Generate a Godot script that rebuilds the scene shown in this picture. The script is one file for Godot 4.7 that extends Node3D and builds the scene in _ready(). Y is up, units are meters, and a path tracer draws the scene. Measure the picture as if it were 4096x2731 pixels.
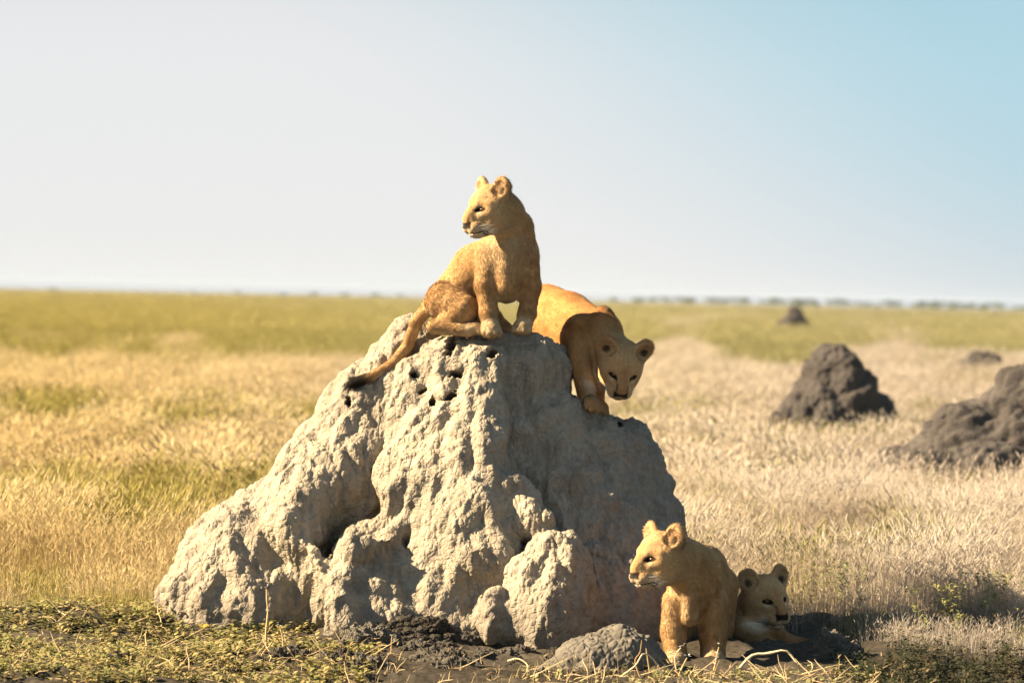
extends Node3D
# Four young lions on and beside a termite mound on a dry grass plain, low sun from the left.

var rng := RandomNumberGenerator.new()
var noise_a := FastNoiseLite.new()
var noise_b := FastNoiseLite.new()
var noise_c := FastNoiseLite.new()
var noise_g := FastNoiseLite.new()
var names := {}
var mats := {}


func _ready() -> void:
	rng.seed = 7
	var cam := Camera3D.new()
	cam.name = "camera"
	cam.fov = rad_to_deg(2.0 * atan(341.0 / 3408.0))
	cam.near = 0.1
	cam.far = 9000.0
	cam.position = Vector3(0, 1.524, 16)
	cam.basis = Basis(Vector3.RIGHT, -atan(44.0 / 3408.0)) * Basis(Vector3.BACK, deg_to_rad(1.2))
	var lens := CameraAttributesPhysical.new()
	lens.frustum_focal_length = 120.0
	lens.exposure_aperture = 3.2
	lens.frustum_focus_distance = 15.1
	cam.attributes = lens
	add_child(cam)
	cam.fov = rad_to_deg(2.0 * atan(341.0 / 3408.0))

	var env := Environment.new()
	env.background_mode = Environment.BG_SKY
	var sky := Sky.new()
	var pano := PanoramaSkyMaterial.new()
	pano.panorama = sky_picture()
	sky.sky_material = pano
	env.sky = sky
	env.background_energy_multiplier = 1.0
	env.tonemap_mode = Environment.TONE_MAPPER_LINEAR
	env.tonemap_exposure = 4.5
	env.sdfgi_enabled = true
	env.ssao_enabled = true
	env.ssil_enabled = true
	env.fog_enabled = true
	env.fog_light_color = Color(0.74, 0.80, 0.88)
	env.fog_density = 0.00010
	var world_env := WorldEnvironment.new()
	world_env.name = "surroundings"
	world_env.environment = env
	add_child(world_env)

	var sun := DirectionalLight3D.new()
	sun.name = "sun"
	sun.light_energy = 1.6
	sun.light_color = Color(1.0, 0.90, 0.74)
	sun.light_angular_distance = 0.5
	sun.shadow_enabled = true
	var az := deg_to_rad(-2.0)
	var el := deg_to_rad(33.0)
	var to_sun := Vector3(-cos(el) * cos(az), sin(el), -cos(el) * sin(az))
	sun.basis = Basis.looking_at(-to_sun, Vector3.UP)
	add_child(sun)

	noise_a.seed = 11
	noise_a.noise_type = FastNoiseLite.TYPE_SIMPLEX
	noise_a.frequency = 1.0
	noise_a.fractal_type = FastNoiseLite.FRACTAL_NONE
	noise_b.seed = 5
	noise_b.noise_type = FastNoiseLite.TYPE_CELLULAR
	noise_b.frequency = 1.0
	noise_b.fractal_type = FastNoiseLite.FRACTAL_NONE
	noise_b.cellular_return_type = FastNoiseLite.RETURN_DISTANCE
	noise_b.cellular_jitter = 1.0
	noise_c.seed = 23
	noise_c.noise_type = FastNoiseLite.TYPE_SIMPLEX_SMOOTH
	noise_c.frequency = 1.0
	noise_c.fractal_octaves = 3
	noise_g.seed = 31
	noise_g.noise_type = FastNoiseLite.TYPE_SIMPLEX_SMOOTH
	noise_g.frequency = 1.0
	noise_g.fractal_octaves = 2
	make_materials()

	build_ground()
	build_main_mound()
	build_far_mounds()
	build_trees()
	build_lions()
	build_clods()
	build_grass()
	build_foreground()


# The sky: hazy white towards the sun, clearing to pale blue away from it and deeper overhead.
func sky_picture() -> ImageTexture:
	var w := 1024
	var h := 512
	var px := PackedFloat32Array()
	px.resize(w * h * 3)
	var i := 0
	for y in h:
		var e := 90.0 - (y + 0.5) * 180.0 / h
		var ee := maxf(e, 0.0)
		var haze := exp(-ee / 1.6)
		var high := 1.0 - exp(-maxf(ee - 4.0, 0.0) / 18.0)
		for x in w:
			var a := wrapf((x + 0.5) * 360.0 / w, -180.0, 180.0)
			var b := smoothstep(1.0, 14.0, a + 1.3 * ee)
			if a > 90.0:
				b = 1.0
			if a < -150.0:
				b = smoothstep(-150.0, -180.0, a)
			var far := absf(wrapf(a + 97.0, -180.0, 180.0))
			var warm := exp(-far * far / 14000.0)
			var white := Vector3(0.81, 0.82, 0.83).lerp(Vector3(0.94, 0.90, 0.81), haze * warm * 0.75)
			var blue := Vector3(0.44, 0.68, 0.78).lerp(Vector3(0.62, 0.655, 0.69), haze * 0.9)
			var c := white.lerp(blue, b)
			c = c.lerp(Vector3(0.17, 0.26, 0.38), high * (0.72 + 0.26 * clampf(far / 110.0, 0.0, 1.0)))
			c *= 1.0 / 4.5
			px[i] = c.x
			px[i + 1] = c.y
			px[i + 2] = c.z
			i += 3
	return ImageTexture.create_from_image(Image.create_from_data(w, h, false, Image.FORMAT_RGBF, px.to_byte_array()))


# ---------------------------------------------------------------- naming and nodes
func numbered(called: String) -> String:
	if not names.has(called):
		names[called] = 0
		return called
	names[called] += 1
	return "%s_%03d" % [called, names[called]]


func tag(o: Node3D, label: String, category: String, group := "", kind := "") -> Node3D:
	if label:
		o.set_meta("label", label)
	if category:
		o.set_meta("category", category)
	if group:
		o.set_meta("group", group)
	if kind:
		o.set_meta("kind", kind)
	return o


func thing(called: String, at: Vector3, label: String, category: String, group := "") -> Node3D:
	var o := Node3D.new()
	o.name = numbered(called)
	o.position = at
	add_child(o)
	tag(o, label, category, group)
	return o


func part(called: String, mesh: Mesh, material: Material, parent: Node3D) -> MeshInstance3D:
	var o := MeshInstance3D.new()
	o.name = called if parent != self else numbered(called)
	o.mesh = mesh
	o.material_override = material
	parent.add_child(o, true)
	return o


func many(called: String, mesh: Mesh, material: Material, where: Array, tints: PackedColorArray, parent: Node3D = self) -> MultiMeshInstance3D:
	mesh.surface_set_material(0, material)
	var mm := MultiMesh.new()
	mm.transform_format = MultiMesh.TRANSFORM_3D
	mm.use_colors = true
	mm.mesh = mesh
	mm.instance_count = where.size()
	for i in where.size():
		mm.set_instance_transform(i, where[i])
		mm.set_instance_color(i, tints[i])
	var o := MultiMeshInstance3D.new()
	o.name = numbered(called) if parent == self else called
	o.multimesh = mm
	parent.add_child(o, true)
	o.set_meta("kind", "stuff")
	return o


func arrays_mesh(v: PackedVector3Array, n: PackedVector3Array, c: PackedColorArray, ix: PackedInt32Array) -> ArrayMesh:
	var a := []
	a.resize(Mesh.ARRAY_MAX)
	a[Mesh.ARRAY_VERTEX] = v
	a[Mesh.ARRAY_NORMAL] = n
	if c.size():
		a[Mesh.ARRAY_COLOR] = c
	a[Mesh.ARRAY_INDEX] = ix
	var m := ArrayMesh.new()
	m.add_surface_from_arrays(Mesh.PRIMITIVE_TRIANGLES, a)
	return m


# ---------------------------------------------------------------- materials
func noise_texture(freq: float, octaves: int, s: int, cellular := false, lo := 0.0, size := 512) -> NoiseTexture2D:
	var n := FastNoiseLite.new()
	n.seed = s
	n.noise_type = FastNoiseLite.TYPE_CELLULAR if cellular else FastNoiseLite.TYPE_SIMPLEX_SMOOTH
	n.frequency = freq
	n.fractal_octaves = octaves
	if cellular:
		n.cellular_return_type = FastNoiseLite.RETURN_DISTANCE2_SUB
		n.domain_warp_enabled = true
		n.domain_warp_amplitude = 14.0
		n.domain_warp_frequency = 0.02
	var t := NoiseTexture2D.new()
	t.width = size
	t.height = size
	t.seamless = true
	t.noise = n
	var ramp := Gradient.new()
	ramp.set_color(0, Color(lo, lo, lo))
	ramp.set_color(1, Color(1, 1, 1))
	if cellular:
		ramp.set_offset(1, 0.28)
	t.color_ramp = ramp
	return t


func plain(called: String, c: Color, rough := 0.9, vertex := false) -> StandardMaterial3D:
	var m := StandardMaterial3D.new()
	m.resource_name = called
	m.albedo_color = c
	m.roughness = rough
	m.metallic_specular = 0.25
	m.vertex_color_use_as_albedo = vertex
	mats[called] = m
	return m


func make_materials() -> void:
	var clay := plain("clay", Color.WHITE, 0.97, true)
	clay.metallic_specular = 0.15
	clay.albedo_texture = noise_texture(0.03, 5, 3, false, 0.78)
	clay.uv1_triplanar = true
	clay.uv1_scale = Vector3(1.7, 1.7, 1.7)
	clay.heightmap_enabled = true
	clay.heightmap_texture = noise_texture(0.022, 1, 8, true, 0.0, 1024)
	clay.heightmap_scale = 0.45
	var soil := plain("soil", Color.WHITE, 1.0, true)
	soil.metallic_specular = 0.1
	soil.albedo_texture = noise_texture(0.05, 5, 13, false, 0.55)
	soil.uv1_triplanar = true
	soil.uv1_scale = Vector3(0.9, 0.9, 0.9)
	var fur := plain("coat", Color.WHITE, 0.85, true)
	fur.metallic_specular = 0.2
	fur.rim_enabled = true
	fur.rim = 0.25
	fur.rim_tint = 0.6
	var hair := plain("hair", Color.WHITE, 0.75, true)
	hair.metallic_specular = 0.25
	hair.backlight_enabled = true
	hair.backlight = Color(0.5, 0.5, 0.5)
	var eye := plain("eyeball", Color.from_rgba8(135, 95, 42), 0.12, false)
	eye.metallic_specular = 0.5
	plain("pupil", Color(0.012, 0.010, 0.008), 0.1).metallic_specular = 0.5
	plain("nose", Color(0.16, 0.09, 0.075), 0.45)
	var grass := plain("grass", Color.WHITE, 0.8, true)
	grass.backlight_enabled = true
	grass.backlight = Color(0.55, 0.55, 0.55)
	grass.metallic_specular = 0.2
	var leaf := plain("leaf", Color.WHITE, 0.6, true)
	leaf.backlight_enabled = true
	leaf.backlight = Color(0.5, 0.5, 0.5)
	plain("straw", Color.WHITE, 0.7, true)
	plain("bark", Color.WHITE, 0.9, true)



# ---------------------------------------------------------------- solid fields and their surfaces
class Field:
	var lo: Vector3
	var c: float
	var nx: int
	var ny: int
	var nz: int
	var f: PackedFloat32Array
	var v: PackedVector3Array
	var n: PackedVector3Array
	var q: PackedInt32Array

	func _init(a: Vector3, b: Vector3, cell: float) -> void:
		lo = a
		c = cell
		nx = int((b.x - a.x) / cell) + 2
		ny = int((b.y - a.y) / cell) + 2
		nz = int((b.z - a.z) / cell) + 2
		f.resize(nx * ny * nz)
		f.fill(9.0)

	# A tapered capsule from a to b; w widens (>1) or narrows (<1) it along the unit vector ax. sub carves it out.
	func cap(a: Vector3, b: Vector3, ra: float, rb: float, k: float, sub := false, ax := Vector3.ZERO, w := 1.0) -> void:
		var r := maxf(ra, rb) * maxf(w, 1.0) + k + c * 2.0
		var p0 := (a.min(b) - Vector3(r, r, r) - lo) / c
		var p1 := (a.max(b) + Vector3(r, r, r) - lo) / c
		var x0 := maxi(0, int(p0.x))
		var y0 := maxi(0, int(p0.y))
		var z0 := maxi(0, int(p0.z))
		var x1 := mini(nx - 1, int(p1.x) + 1)
		var y1 := mini(ny - 1, int(p1.y) + 1)
		var z1 := mini(nz - 1, int(p1.z) + 1)
		var g := 1.0 / w - 1.0
		var flat := w != 1.0
		var ab := b - a
		if flat:
			ab += ax * (ab.dot(ax) * g)
		var l2 := maxf(ab.length_squared(), 1e-9)
		var dr := rb - ra
		var shrink := minf(w, 1.0)
		var kk := 0.25 / k
		for z in range(z0, z1 + 1):
			for y in range(y0, y1 + 1):
				var i := (z * ny + y) * nx + x0
				var p := lo + Vector3(x0, y, z) * c - a
				for x in range(x0, x1 + 1):
					var s := p
					if flat:
						s += ax * (p.dot(ax) * g)
					var t := clampf(s.dot(ab) / l2, 0.0, 1.0)
					var d := ((s - ab * t).length() - ra - dr * t) * shrink
					var o := f[i]
					if sub:
						d = -d
						var h := maxf(k - absf(o - d), 0.0)
						f[i] = maxf(o, d) + h * h * kk
					else:
						var h := maxf(k - absf(o - d), 0.0)
						f[i] = minf(o, d) - h * h * kk
					i += 1
					p.x += c

	# An ellipsoid; t carries its centre and axes, radii its half sizes.
	func ell(t: Transform3D, radii: Vector3, k: float, sub := false) -> void:
		var ex := (t.basis.x.abs() * radii.x + t.basis.y.abs() * radii.y + t.basis.z.abs() * radii.z) + Vector3.ONE * (k + c * 2.0)
		var p0 := (t.origin - ex - lo) / c
		var p1 := (t.origin + ex - lo) / c
		var x0 := maxi(0, int(p0.x))
		var y0 := maxi(0, int(p0.y))
		var z0 := maxi(0, int(p0.z))
		var x1 := mini(nx - 1, int(p1.x) + 1)
		var y1 := mini(ny - 1, int(p1.y) + 1)
		var z1 := mini(nz - 1, int(p1.z) + 1)
		var m := t.basis.orthonormalized().transposed()
		var inv := Vector3.ONE / radii
		var inv2 := inv * inv
		var kk := 0.25 / k
		for z in range(z0, z1 + 1):
			for y in range(y0, y1 + 1):
				var i := (z * ny + y) * nx + x0
				for x in range(x0, x1 + 1):
					var s: Vector3 = m * (lo + Vector3(x, y, z) * c - t.origin)
					var l := (s * inv).length()
					var d := l * (l - 1.0) / maxf((s * inv2).length(), 1e-6)
					var o := f[i]
					if sub:
						d = -d
						var h := maxf(k - absf(o - d), 0.0)
						f[i] = maxf(o, d) + h * h * kk
					else:
						var h := maxf(k - absf(o - d), 0.0)
						f[i] = minf(o, d) - h * h * kk
					i += 1

	# Surface nets: one vertex in each cell the surface crosses, one quad round each crossed edge.
	func skin() -> void:
		var sy := nx
		var sz := nx * ny
		var sums := {}
		var cnt := {}
		var quads := PackedInt32Array()
		var steps := [1, sy, sz]
		var around := [[0, -sy, -sy - sz, -sz], [0, -sz, -sz - 1, -1], [0, -1, -1 - sy, -sy]]
		var dirs := [Vector3(1, 0, 0), Vector3(0, 1, 0), Vector3(0, 0, 1)]
		for z in range(1, nz - 1):
			for y in range(1, ny - 1):
				var i := (z * ny + y) * nx + 1
				for x in range(1, nx - 1):
					var d := f[i]
					var a := d < 0.0
					for k in 3:
						var e: float = f[i + steps[k]]
						if a != (e < 0.0):
							var p: Vector3 = Vector3(x, y, z) + dirs[k] * (d / (d - e))
							var cells: Array = around[k]
							for m in 4:
								var at: int = i + cells[m]
								sums[at] = sums.get(at, Vector3.ZERO) + p
								cnt[at] = cnt.get(at, 0) + 1
							if a:
								quads.append_array([i + cells[3], i + cells[2], i + cells[1], i + cells[0]])
							else:
								quads.append_array([i + cells[0], i + cells[1], i + cells[2], i + cells[3]])
					i += 1
		var index := {}
		v = PackedVector3Array()
		v.resize(sums.size())
		var at := 0
		for key in sums:
			index[key] = at
			v[at] = lo + sums[key] / float(cnt[key]) * c
			at += 1
		q = PackedInt32Array()
		q.resize(quads.size())
		for i in quads.size():
			q[i] = index[quads[i]]
		f = PackedFloat32Array()


static func quad_normals(v: PackedVector3Array, q: PackedInt32Array) -> PackedVector3Array:
	var n := PackedVector3Array()
	n.resize(v.size())
	for i in range(0, q.size(), 4):
		var m := (v[q[i + 3]] - v[q[i + 1]]).cross(v[q[i + 2]] - v[q[i]])
		n[q[i]] += m
		n[q[i + 1]] += m
		n[q[i + 2]] += m
		n[q[i + 3]] += m
	for i in n.size():
		n[i] = n[i].normalized()
	return n


# Each quad into four; relax pulls the vertices towards their neighbours' mean.
static func subdivide(v: PackedVector3Array, q: PackedInt32Array, relax := 0.5) -> Array:
	var nv := v.duplicate()
	var nq := PackedInt32Array()
	nq.resize(q.size() * 4)
	var mids := {}
	var o := 0
	for i in range(0, q.size(), 4):
		var e := [0, 0, 0, 0]
		for k in 4:
			var a := q[i + k]
			var b := q[i + (k + 1) % 4]
			var key := mini(a, b) * 4194304 + maxi(a, b)
			if mids.has(key):
				e[k] = mids[key]
			else:
				e[k] = nv.size()
				mids[key] = nv.size()
				nv.append((v[a] + v[b]) * 0.5)
		var m := nv.size()
		nv.append((v[q[i]] + v[q[i + 1]] + v[q[i + 2]] + v[q[i + 3]]) * 0.25)
		for k in 4:
			nq[o] = q[i + k]
			nq[o + 1] = e[k]
			nq[o + 2] = m
			nq[o + 3] = e[(k + 3) % 4]
			o += 4
	if relax > 0.0:
		nv = relaxed(nv, nq, relax)
	return [nv, nq]


static func relaxed(v: PackedVector3Array, q: PackedInt32Array, amount: float) -> PackedVector3Array:
	var s := PackedVector3Array()
	s.resize(v.size())
	var cnt := PackedInt32Array()
	cnt.resize(v.size())
	for i in range(0, q.size(), 4):
		var m := v[q[i]] + v[q[i + 1]] + v[q[i + 2]] + v[q[i + 3]]
		for k in 4:
			s[q[i + k]] += m
			cnt[q[i + k]] += 4
	for i in v.size():
		if cnt[i] >= 16:
			s[i] = v[i].lerp(s[i] / cnt[i], amount)
		else:
			s[i] = v[i]
	return s


static func triangles(q: PackedInt32Array) -> PackedInt32Array:
	var t := PackedInt32Array()
	t.resize(q.size() / 4 * 6)
	var o := 0
	for i in range(0, q.size(), 4):
		t[o] = q[i]
		t[o + 1] = q[i + 1]
		t[o + 2] = q[i + 2]
		t[o + 3] = q[i]
		t[o + 4] = q[i + 2]
		t[o + 5] = q[i + 3]
		o += 6
	return t



# ---------------------------------------------------------------- the termite mound
func M(g: Field, a: Vector3, b: Vector3, ra: float, rb: float, k: float, sub := false) -> void:
	g.cap(a, b, ra, rb, k, sub)


func mound_field(cell: float) -> Field:
	var g := Field.new(Vector3(-1.85, -0.2, -1.0), Vector3(1.1, 1.62, 1.35), cell)
	# core, flat top, peak behind on the left and its long shoulder
	M(g, Vector3(-0.066, 1.074, -0.080), Vector3(-0.003, -0.094, -0.050), 0.22, 0.62, 0.05)
	M(g, Vector3(-0.279, 1.161, -0.030), Vector3(0.106, 1.187, -0.060), 0.17, 0.17, 0.08)
	M(g, Vector3(-0.472, 1.295, -0.240), Vector3(-0.658, 0.998, -0.160), 0.11, 0.20, 0.10)
	M(g, Vector3(-0.628, 1.023, -0.120), Vector3(-0.794, 0.648, 0.000), 0.18, 0.30, 0.10)
	M(g, Vector3(-0.896, 0.536, -0.020), Vector3(-1.207, 0.265, 0.150), 0.20, 0.28, 0.10)
	M(g, Vector3(-1.185, 0.279, 0.200), Vector3(-1.266, 0.029, 0.280), 0.25, 0.36, 0.10)
	M(g, Vector3(-1.410, 0.268, 0.120), Vector3(-1.477, 0.031, 0.100), 0.13, 0.16, 0.10)
	# the shoulder dome on the right and the flank under it
	M(g, Vector3(0.439, 0.705, -0.120), Vector3(0.569, 0.116, 0.050), 0.275, 0.36, 0.07)
	M(g, Vector3(0.234, 0.905, 0.020), Vector3(0.385, 0.133, 0.280), 0.16, 0.36, 0.12)
	# the face: plate on the left, nose ridge down the middle
	M(g, Vector3(-0.450, 1.055, 0.020), Vector3(-0.371, 0.582, 0.330), 0.15, 0.17, 0.07)
	M(g, Vector3(-0.285, 1.107, 0.080), Vector3(-0.239, 0.319, 0.470), 0.15, 0.20, 0.07)
	M(g, Vector3(-0.118, 1.172, 0.120), Vector3(-0.147, 0.864, 0.360), 0.11, 0.12, 0.05)
	M(g, Vector3(-0.147, 0.864, 0.360), Vector3(-0.111, 0.328, 0.550), 0.12, 0.18, 0.05)
	M(g, Vector3(-0.522, 0.716, 0.300), Vector3(-0.504, 0.493, 0.420), 0.09, 0.08, 0.06)
	# knob and buttress right of the nose
	M(g, Vector3(0.019, 0.658, 0.470), Vector3(0.112, 0.515, 0.560), 0.085, 0.095, 0.035)
	M(g, Vector3(0.219, 0.344, 0.660), Vector3(0.206, 0.028, 0.760), 0.135, 0.21, 0.035)
	M(g, Vector3(0.112, 0.279, 0.720), Vector3(0.063, 0.029, 0.800), 0.09, 0.13, 0.04)
	M(g, Vector3(-0.047, 0.185, 0.820), Vector3(-0.040, 0.042, 0.860), 0.055, 0.085, 0.02)
	# shoulder ridge, lump, and the two foot ridges on the left
	M(g, Vector3(-0.929, 0.698, 0.120), Vector3(-0.994, 0.407, 0.320), 0.15, 0.16, 0.06)
	M(g, Vector3(-1.030, 0.482, 0.420), Vector3(-0.855, 0.226, 0.600), 0.06, 0.085, 0.04)
	M(g, Vector3(-0.855, 0.226, 0.600), Vector3(-0.759, 0.020, 0.700), 0.085, 0.12, 0.04)
	M(g, Vector3(-0.734, 0.319, 0.600), Vector3(-0.744, 0.053, 0.760), 0.055, 0.10, 0.03)
	M(g, Vector3(-0.651, 0.434, 0.600), Vector3(-0.703, 0.371, 0.620), 0.085, 0.065, 0.03)
	M(g, Vector3(-0.589, 0.441, 0.560), Vector3(-0.641, 0.375, 0.600), 0.07, 0.06, 0.03)
	M(g, Vector3(-0.612, 0.385, 0.420), Vector3(-0.646, 0.328, 0.460), 0.13, 0.13, 0.05)
	# low skirt of washed-down earth
	M(g, Vector3(-0.483, -0.053, 0.450), Vector3(0.524, -0.074, 0.400), 0.36, 0.36, 0.10)
	M(g, Vector3(-1.277, -0.034, 0.250), Vector3(-0.483, -0.053, 0.450), 0.30, 0.36, 0.10)
	# hollows
	M(g, Vector3(-0.749, 0.864, 0.440), Vector3(-0.646, 0.534, 0.540), 0.125, 0.150, 0.03, true)
	M(g, Vector3(-1.008, 0.352, 0.640), Vector3(-0.926, 0.044, 0.700), 0.105, 0.165, 0.02, true)
	M(g, Vector3(-0.479, 0.311, 0.780), Vector3(-0.322, 0.162, 0.880), 0.13, 0.16, 0.04, true)
	M(g, Vector3(0.003, 0.359, 0.920), Vector3(-0.008, 0.228, 0.940), 0.10, 0.10, 0.05, true)
	M(g, Vector3(0.405, 0.809, 0.400), Vector3(0.417, 0.519, 0.520), 0.07, 0.10, 0.08, true)
	return g


func build_main_mound() -> void:
	var g := mound_field(0.022)
	g.skin()
	var v := relaxed(g.v, g.q, 0.6)
	var two := subdivide(v, g.q, 0.5)
	var n := quad_normals(two[0], two[1])
	var base: PackedVector3Array = two[0]
	# coarse lumps first
	for i in base.size():
		base[i] += n[i] * mound_lumps(base[i], 0)
	two = subdivide(base, two[1], 0.55)
	n = quad_normals(two[0], two[1])
	v = two[0]
	var col := PackedColorArray()
	col.resize(v.size())
	var holes := [
		[Vector3(-0.284, 1.285, 0.090), 0.017, 0.036, -0.35], [Vector3(-0.094, 1.264, 0.170), 0.020, 0.017, 0.5], [Vector3(-0.455, 1.153, 0.140), 0.013, 0.014, 0.0],
		[Vector3(-0.254, 1.164, 0.210), 0.028, 0.015, 0.15], [Vector3(-0.359, 1.036, 0.260), 0.012, 0.022, 0.0], [Vector3(-0.281, 1.061, 0.270), 0.032, 0.011, 0.55],
		[Vector3(-0.756, 1.022, 0.080), 0.011, 0.016, 0.0], [Vector3(-0.408, 1.080, 0.210), 0.02, 0.009, 0.6], [Vector3(0.516, 0.943, -0.010), 0.012, 0.011, 0.0],
	]
	for i in v.size():
		var p := v[i]
		var d := mound_lumps(p, 1)
		v[i] = p + n[i] * d
		if p.y > 0.75 and p.z > -0.1:
			for hole in holes:
				var e: Vector3 = p - hole[0]
				if absf(e.x) < 0.06 and absf(e.y) < 0.06 and absf(e.z) < 0.14:
					var s := sin(hole[3])
					var cc := cos(hole[3])
					var u: float = (e.x * cc + e.y * s) / hole[1]
					var w: float = (-e.x * s + e.y * cc) / hole[2]
					var r := sqrt(u * u + w * w) + 0.45 * noise_a.get_noise_3dv(p * 38.0)
					if r < 1.3:
						v[i] += Vector3(0.0, -0.02, -0.11) * smoothstep(1.35, 0.45, r)
		# pale crust, darker low down and on the right, stains
		var t := noise_c.get_noise_3dv(p * 2.3)
		var s2 := noise_c.get_noise_3dv(p * 9.0 + Vector3(5, 1, 2))
		var cc2 := Color(0.395, 0.335, 0.255)
		cc2 = cc2.lerp(Color(0.31, 0.270, 0.215), clampf(t * 0.9 + 0.25, 0.0, 1.0))
		cc2 = cc2.lerp(Color(0.45, 0.395, 0.315), clampf(s2 * 1.4 - 0.25, 0.0, 0.8))
		var foot_tone := smoothstep(0.28, -0.02, p.y + 0.12 * s2)
		cc2 = cc2.lerp(Color(0.175, 0.155, 0.13), foot_tone * 0.75)
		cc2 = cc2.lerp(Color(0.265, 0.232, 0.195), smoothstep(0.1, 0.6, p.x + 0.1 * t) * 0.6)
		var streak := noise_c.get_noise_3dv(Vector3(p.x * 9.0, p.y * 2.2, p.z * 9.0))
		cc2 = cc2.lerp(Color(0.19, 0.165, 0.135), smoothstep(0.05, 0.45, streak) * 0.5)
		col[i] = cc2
	n = quad_normals(v, two[1])
	var root := thing("termite_mound", Vector3.ZERO, "tall pale grey termite mound with burrow holes, two lions on its top", "termite mound")
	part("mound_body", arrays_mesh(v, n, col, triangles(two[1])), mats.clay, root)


# Billows: rounded heaps with sharp creases between them, -1 to 1.
func heaps(p: Vector3) -> float:
	return absf(noise_a.get_noise_3dv(p)) * 2.0 - 0.7


func mound_lumps(p: Vector3, level: int) -> float:
	# how crumbly the crust is here: rough on the sunny left, the top and the feet; smoother, cracked and gullied on the right
	var rough := smoothstep(0.30, -0.15, p.x - 0.16 * noise_c.get_noise_3dv(p * 3.0))
	rough = maxf(rough, smoothstep(0.34, 0.08, p.y) * 0.8)
	rough *= 0.25 + 0.75 * smoothstep(-0.20, 0.30, noise_c.get_noise_3dv(p * 3.1 + Vector3(9, 0, 0)))
	var run := Vector3(p.x, p.y * 0.32, p.z)
	if level == 0:
		var big := noise_c.get_noise_3dv(p * 2.1 + Vector3(3, 0, 0)) * 0.045
		var ridge := (0.30 - absf(noise_c.get_noise_3dv(run * 4.2 + Vector3(0, 7, 0)))) * 0.062 * (0.55 + 0.45 * rough)
		return big + ridge + heaps(p * 8.5) * 0.007 * (0.12 + rough) + heaps(run * 7.0 + Vector3(4, 0, 1)) * 0.012 * (1.1 - rough)
	var b := 0.45 - noise_b.get_noise_3dv(p * 21.0 + Vector3.ONE * 0.5 * noise_a.get_noise_3dv(p * 14.0))
	var d := heaps(p * 19.0 + Vector3(2, 5, 1)) * 0.0024 * (0.15 + rough)
	d += b * 0.0038 * (0.12 + rough * smoothstep(-0.3, 0.3, noise_c.get_noise_3dv(p * 5.0)))
	d += heaps(p * 43.0) * 0.0014 * (0.25 + rough)
	d += heaps(run * 26.0) * 0.0060 * (1.0 - rough) + b * 0.0035 * (1.0 - rough) + heaps(run * 12.0 + Vector3(1, 8, 3)) * 0.0045 * (1.0 - rough)
	d += noise_a.get_noise_3dv(p * 95.0) * 0.0015
	return d * 0.75


func stone_mesh(seed_at: float, detail: int, lump: float, tone: Color, swell := 0.5, prims := []) -> ArrayMesh:
	var g := Field.new(Vector3(-2.3, -1.5, -2.3), Vector3(2.3, 1.8, 2.3), 0.2)
	if prims.is_empty():
		g.ell(Transform3D(Basis(), Vector3.ZERO), Vector3.ONE, 0.3)
	for p in prims:
		g.cap(p[0], p[1], p[2], p[3], 0.2)
	g.skin()
	var v := g.v
	var q := g.q
	for k in detail:
		var two := subdivide(v, q, 0.6)
		v = two[0]
		q = two[1]
	var o := Vector3(seed_at * 3.7, seed_at * 1.3, -seed_at * 2.9)
	var n := quad_normals(v, q)
	var col := PackedColorArray()
	col.resize(v.size())
	for i in v.size():
		var p := v[i]
		var d := noise_c.get_noise_3dv(p * 0.75 + o) * swell
		d += heaps(p * 1.9 + o) * 0.16 * lump
		d += (0.45 - noise_b.get_noise_3dv(p * 4.2 - o)) * 0.13 * lump
		d += heaps(p * 6.5 - o) * 0.045 * lump
		d += noise_a.get_noise_3dv(p * 13.0 + o) * 0.030 * lump
		v[i] = p + n[i] * (d + 0.06 * lump)
		var t := noise_c.get_noise_3dv(p * 1.7 - o)
		col[i] = tone * (1.0 + 0.35 * t)
		col[i].a = 1.0
	return arrays_mesh(v, quad_normals(v, q), col, triangles(q))


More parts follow.
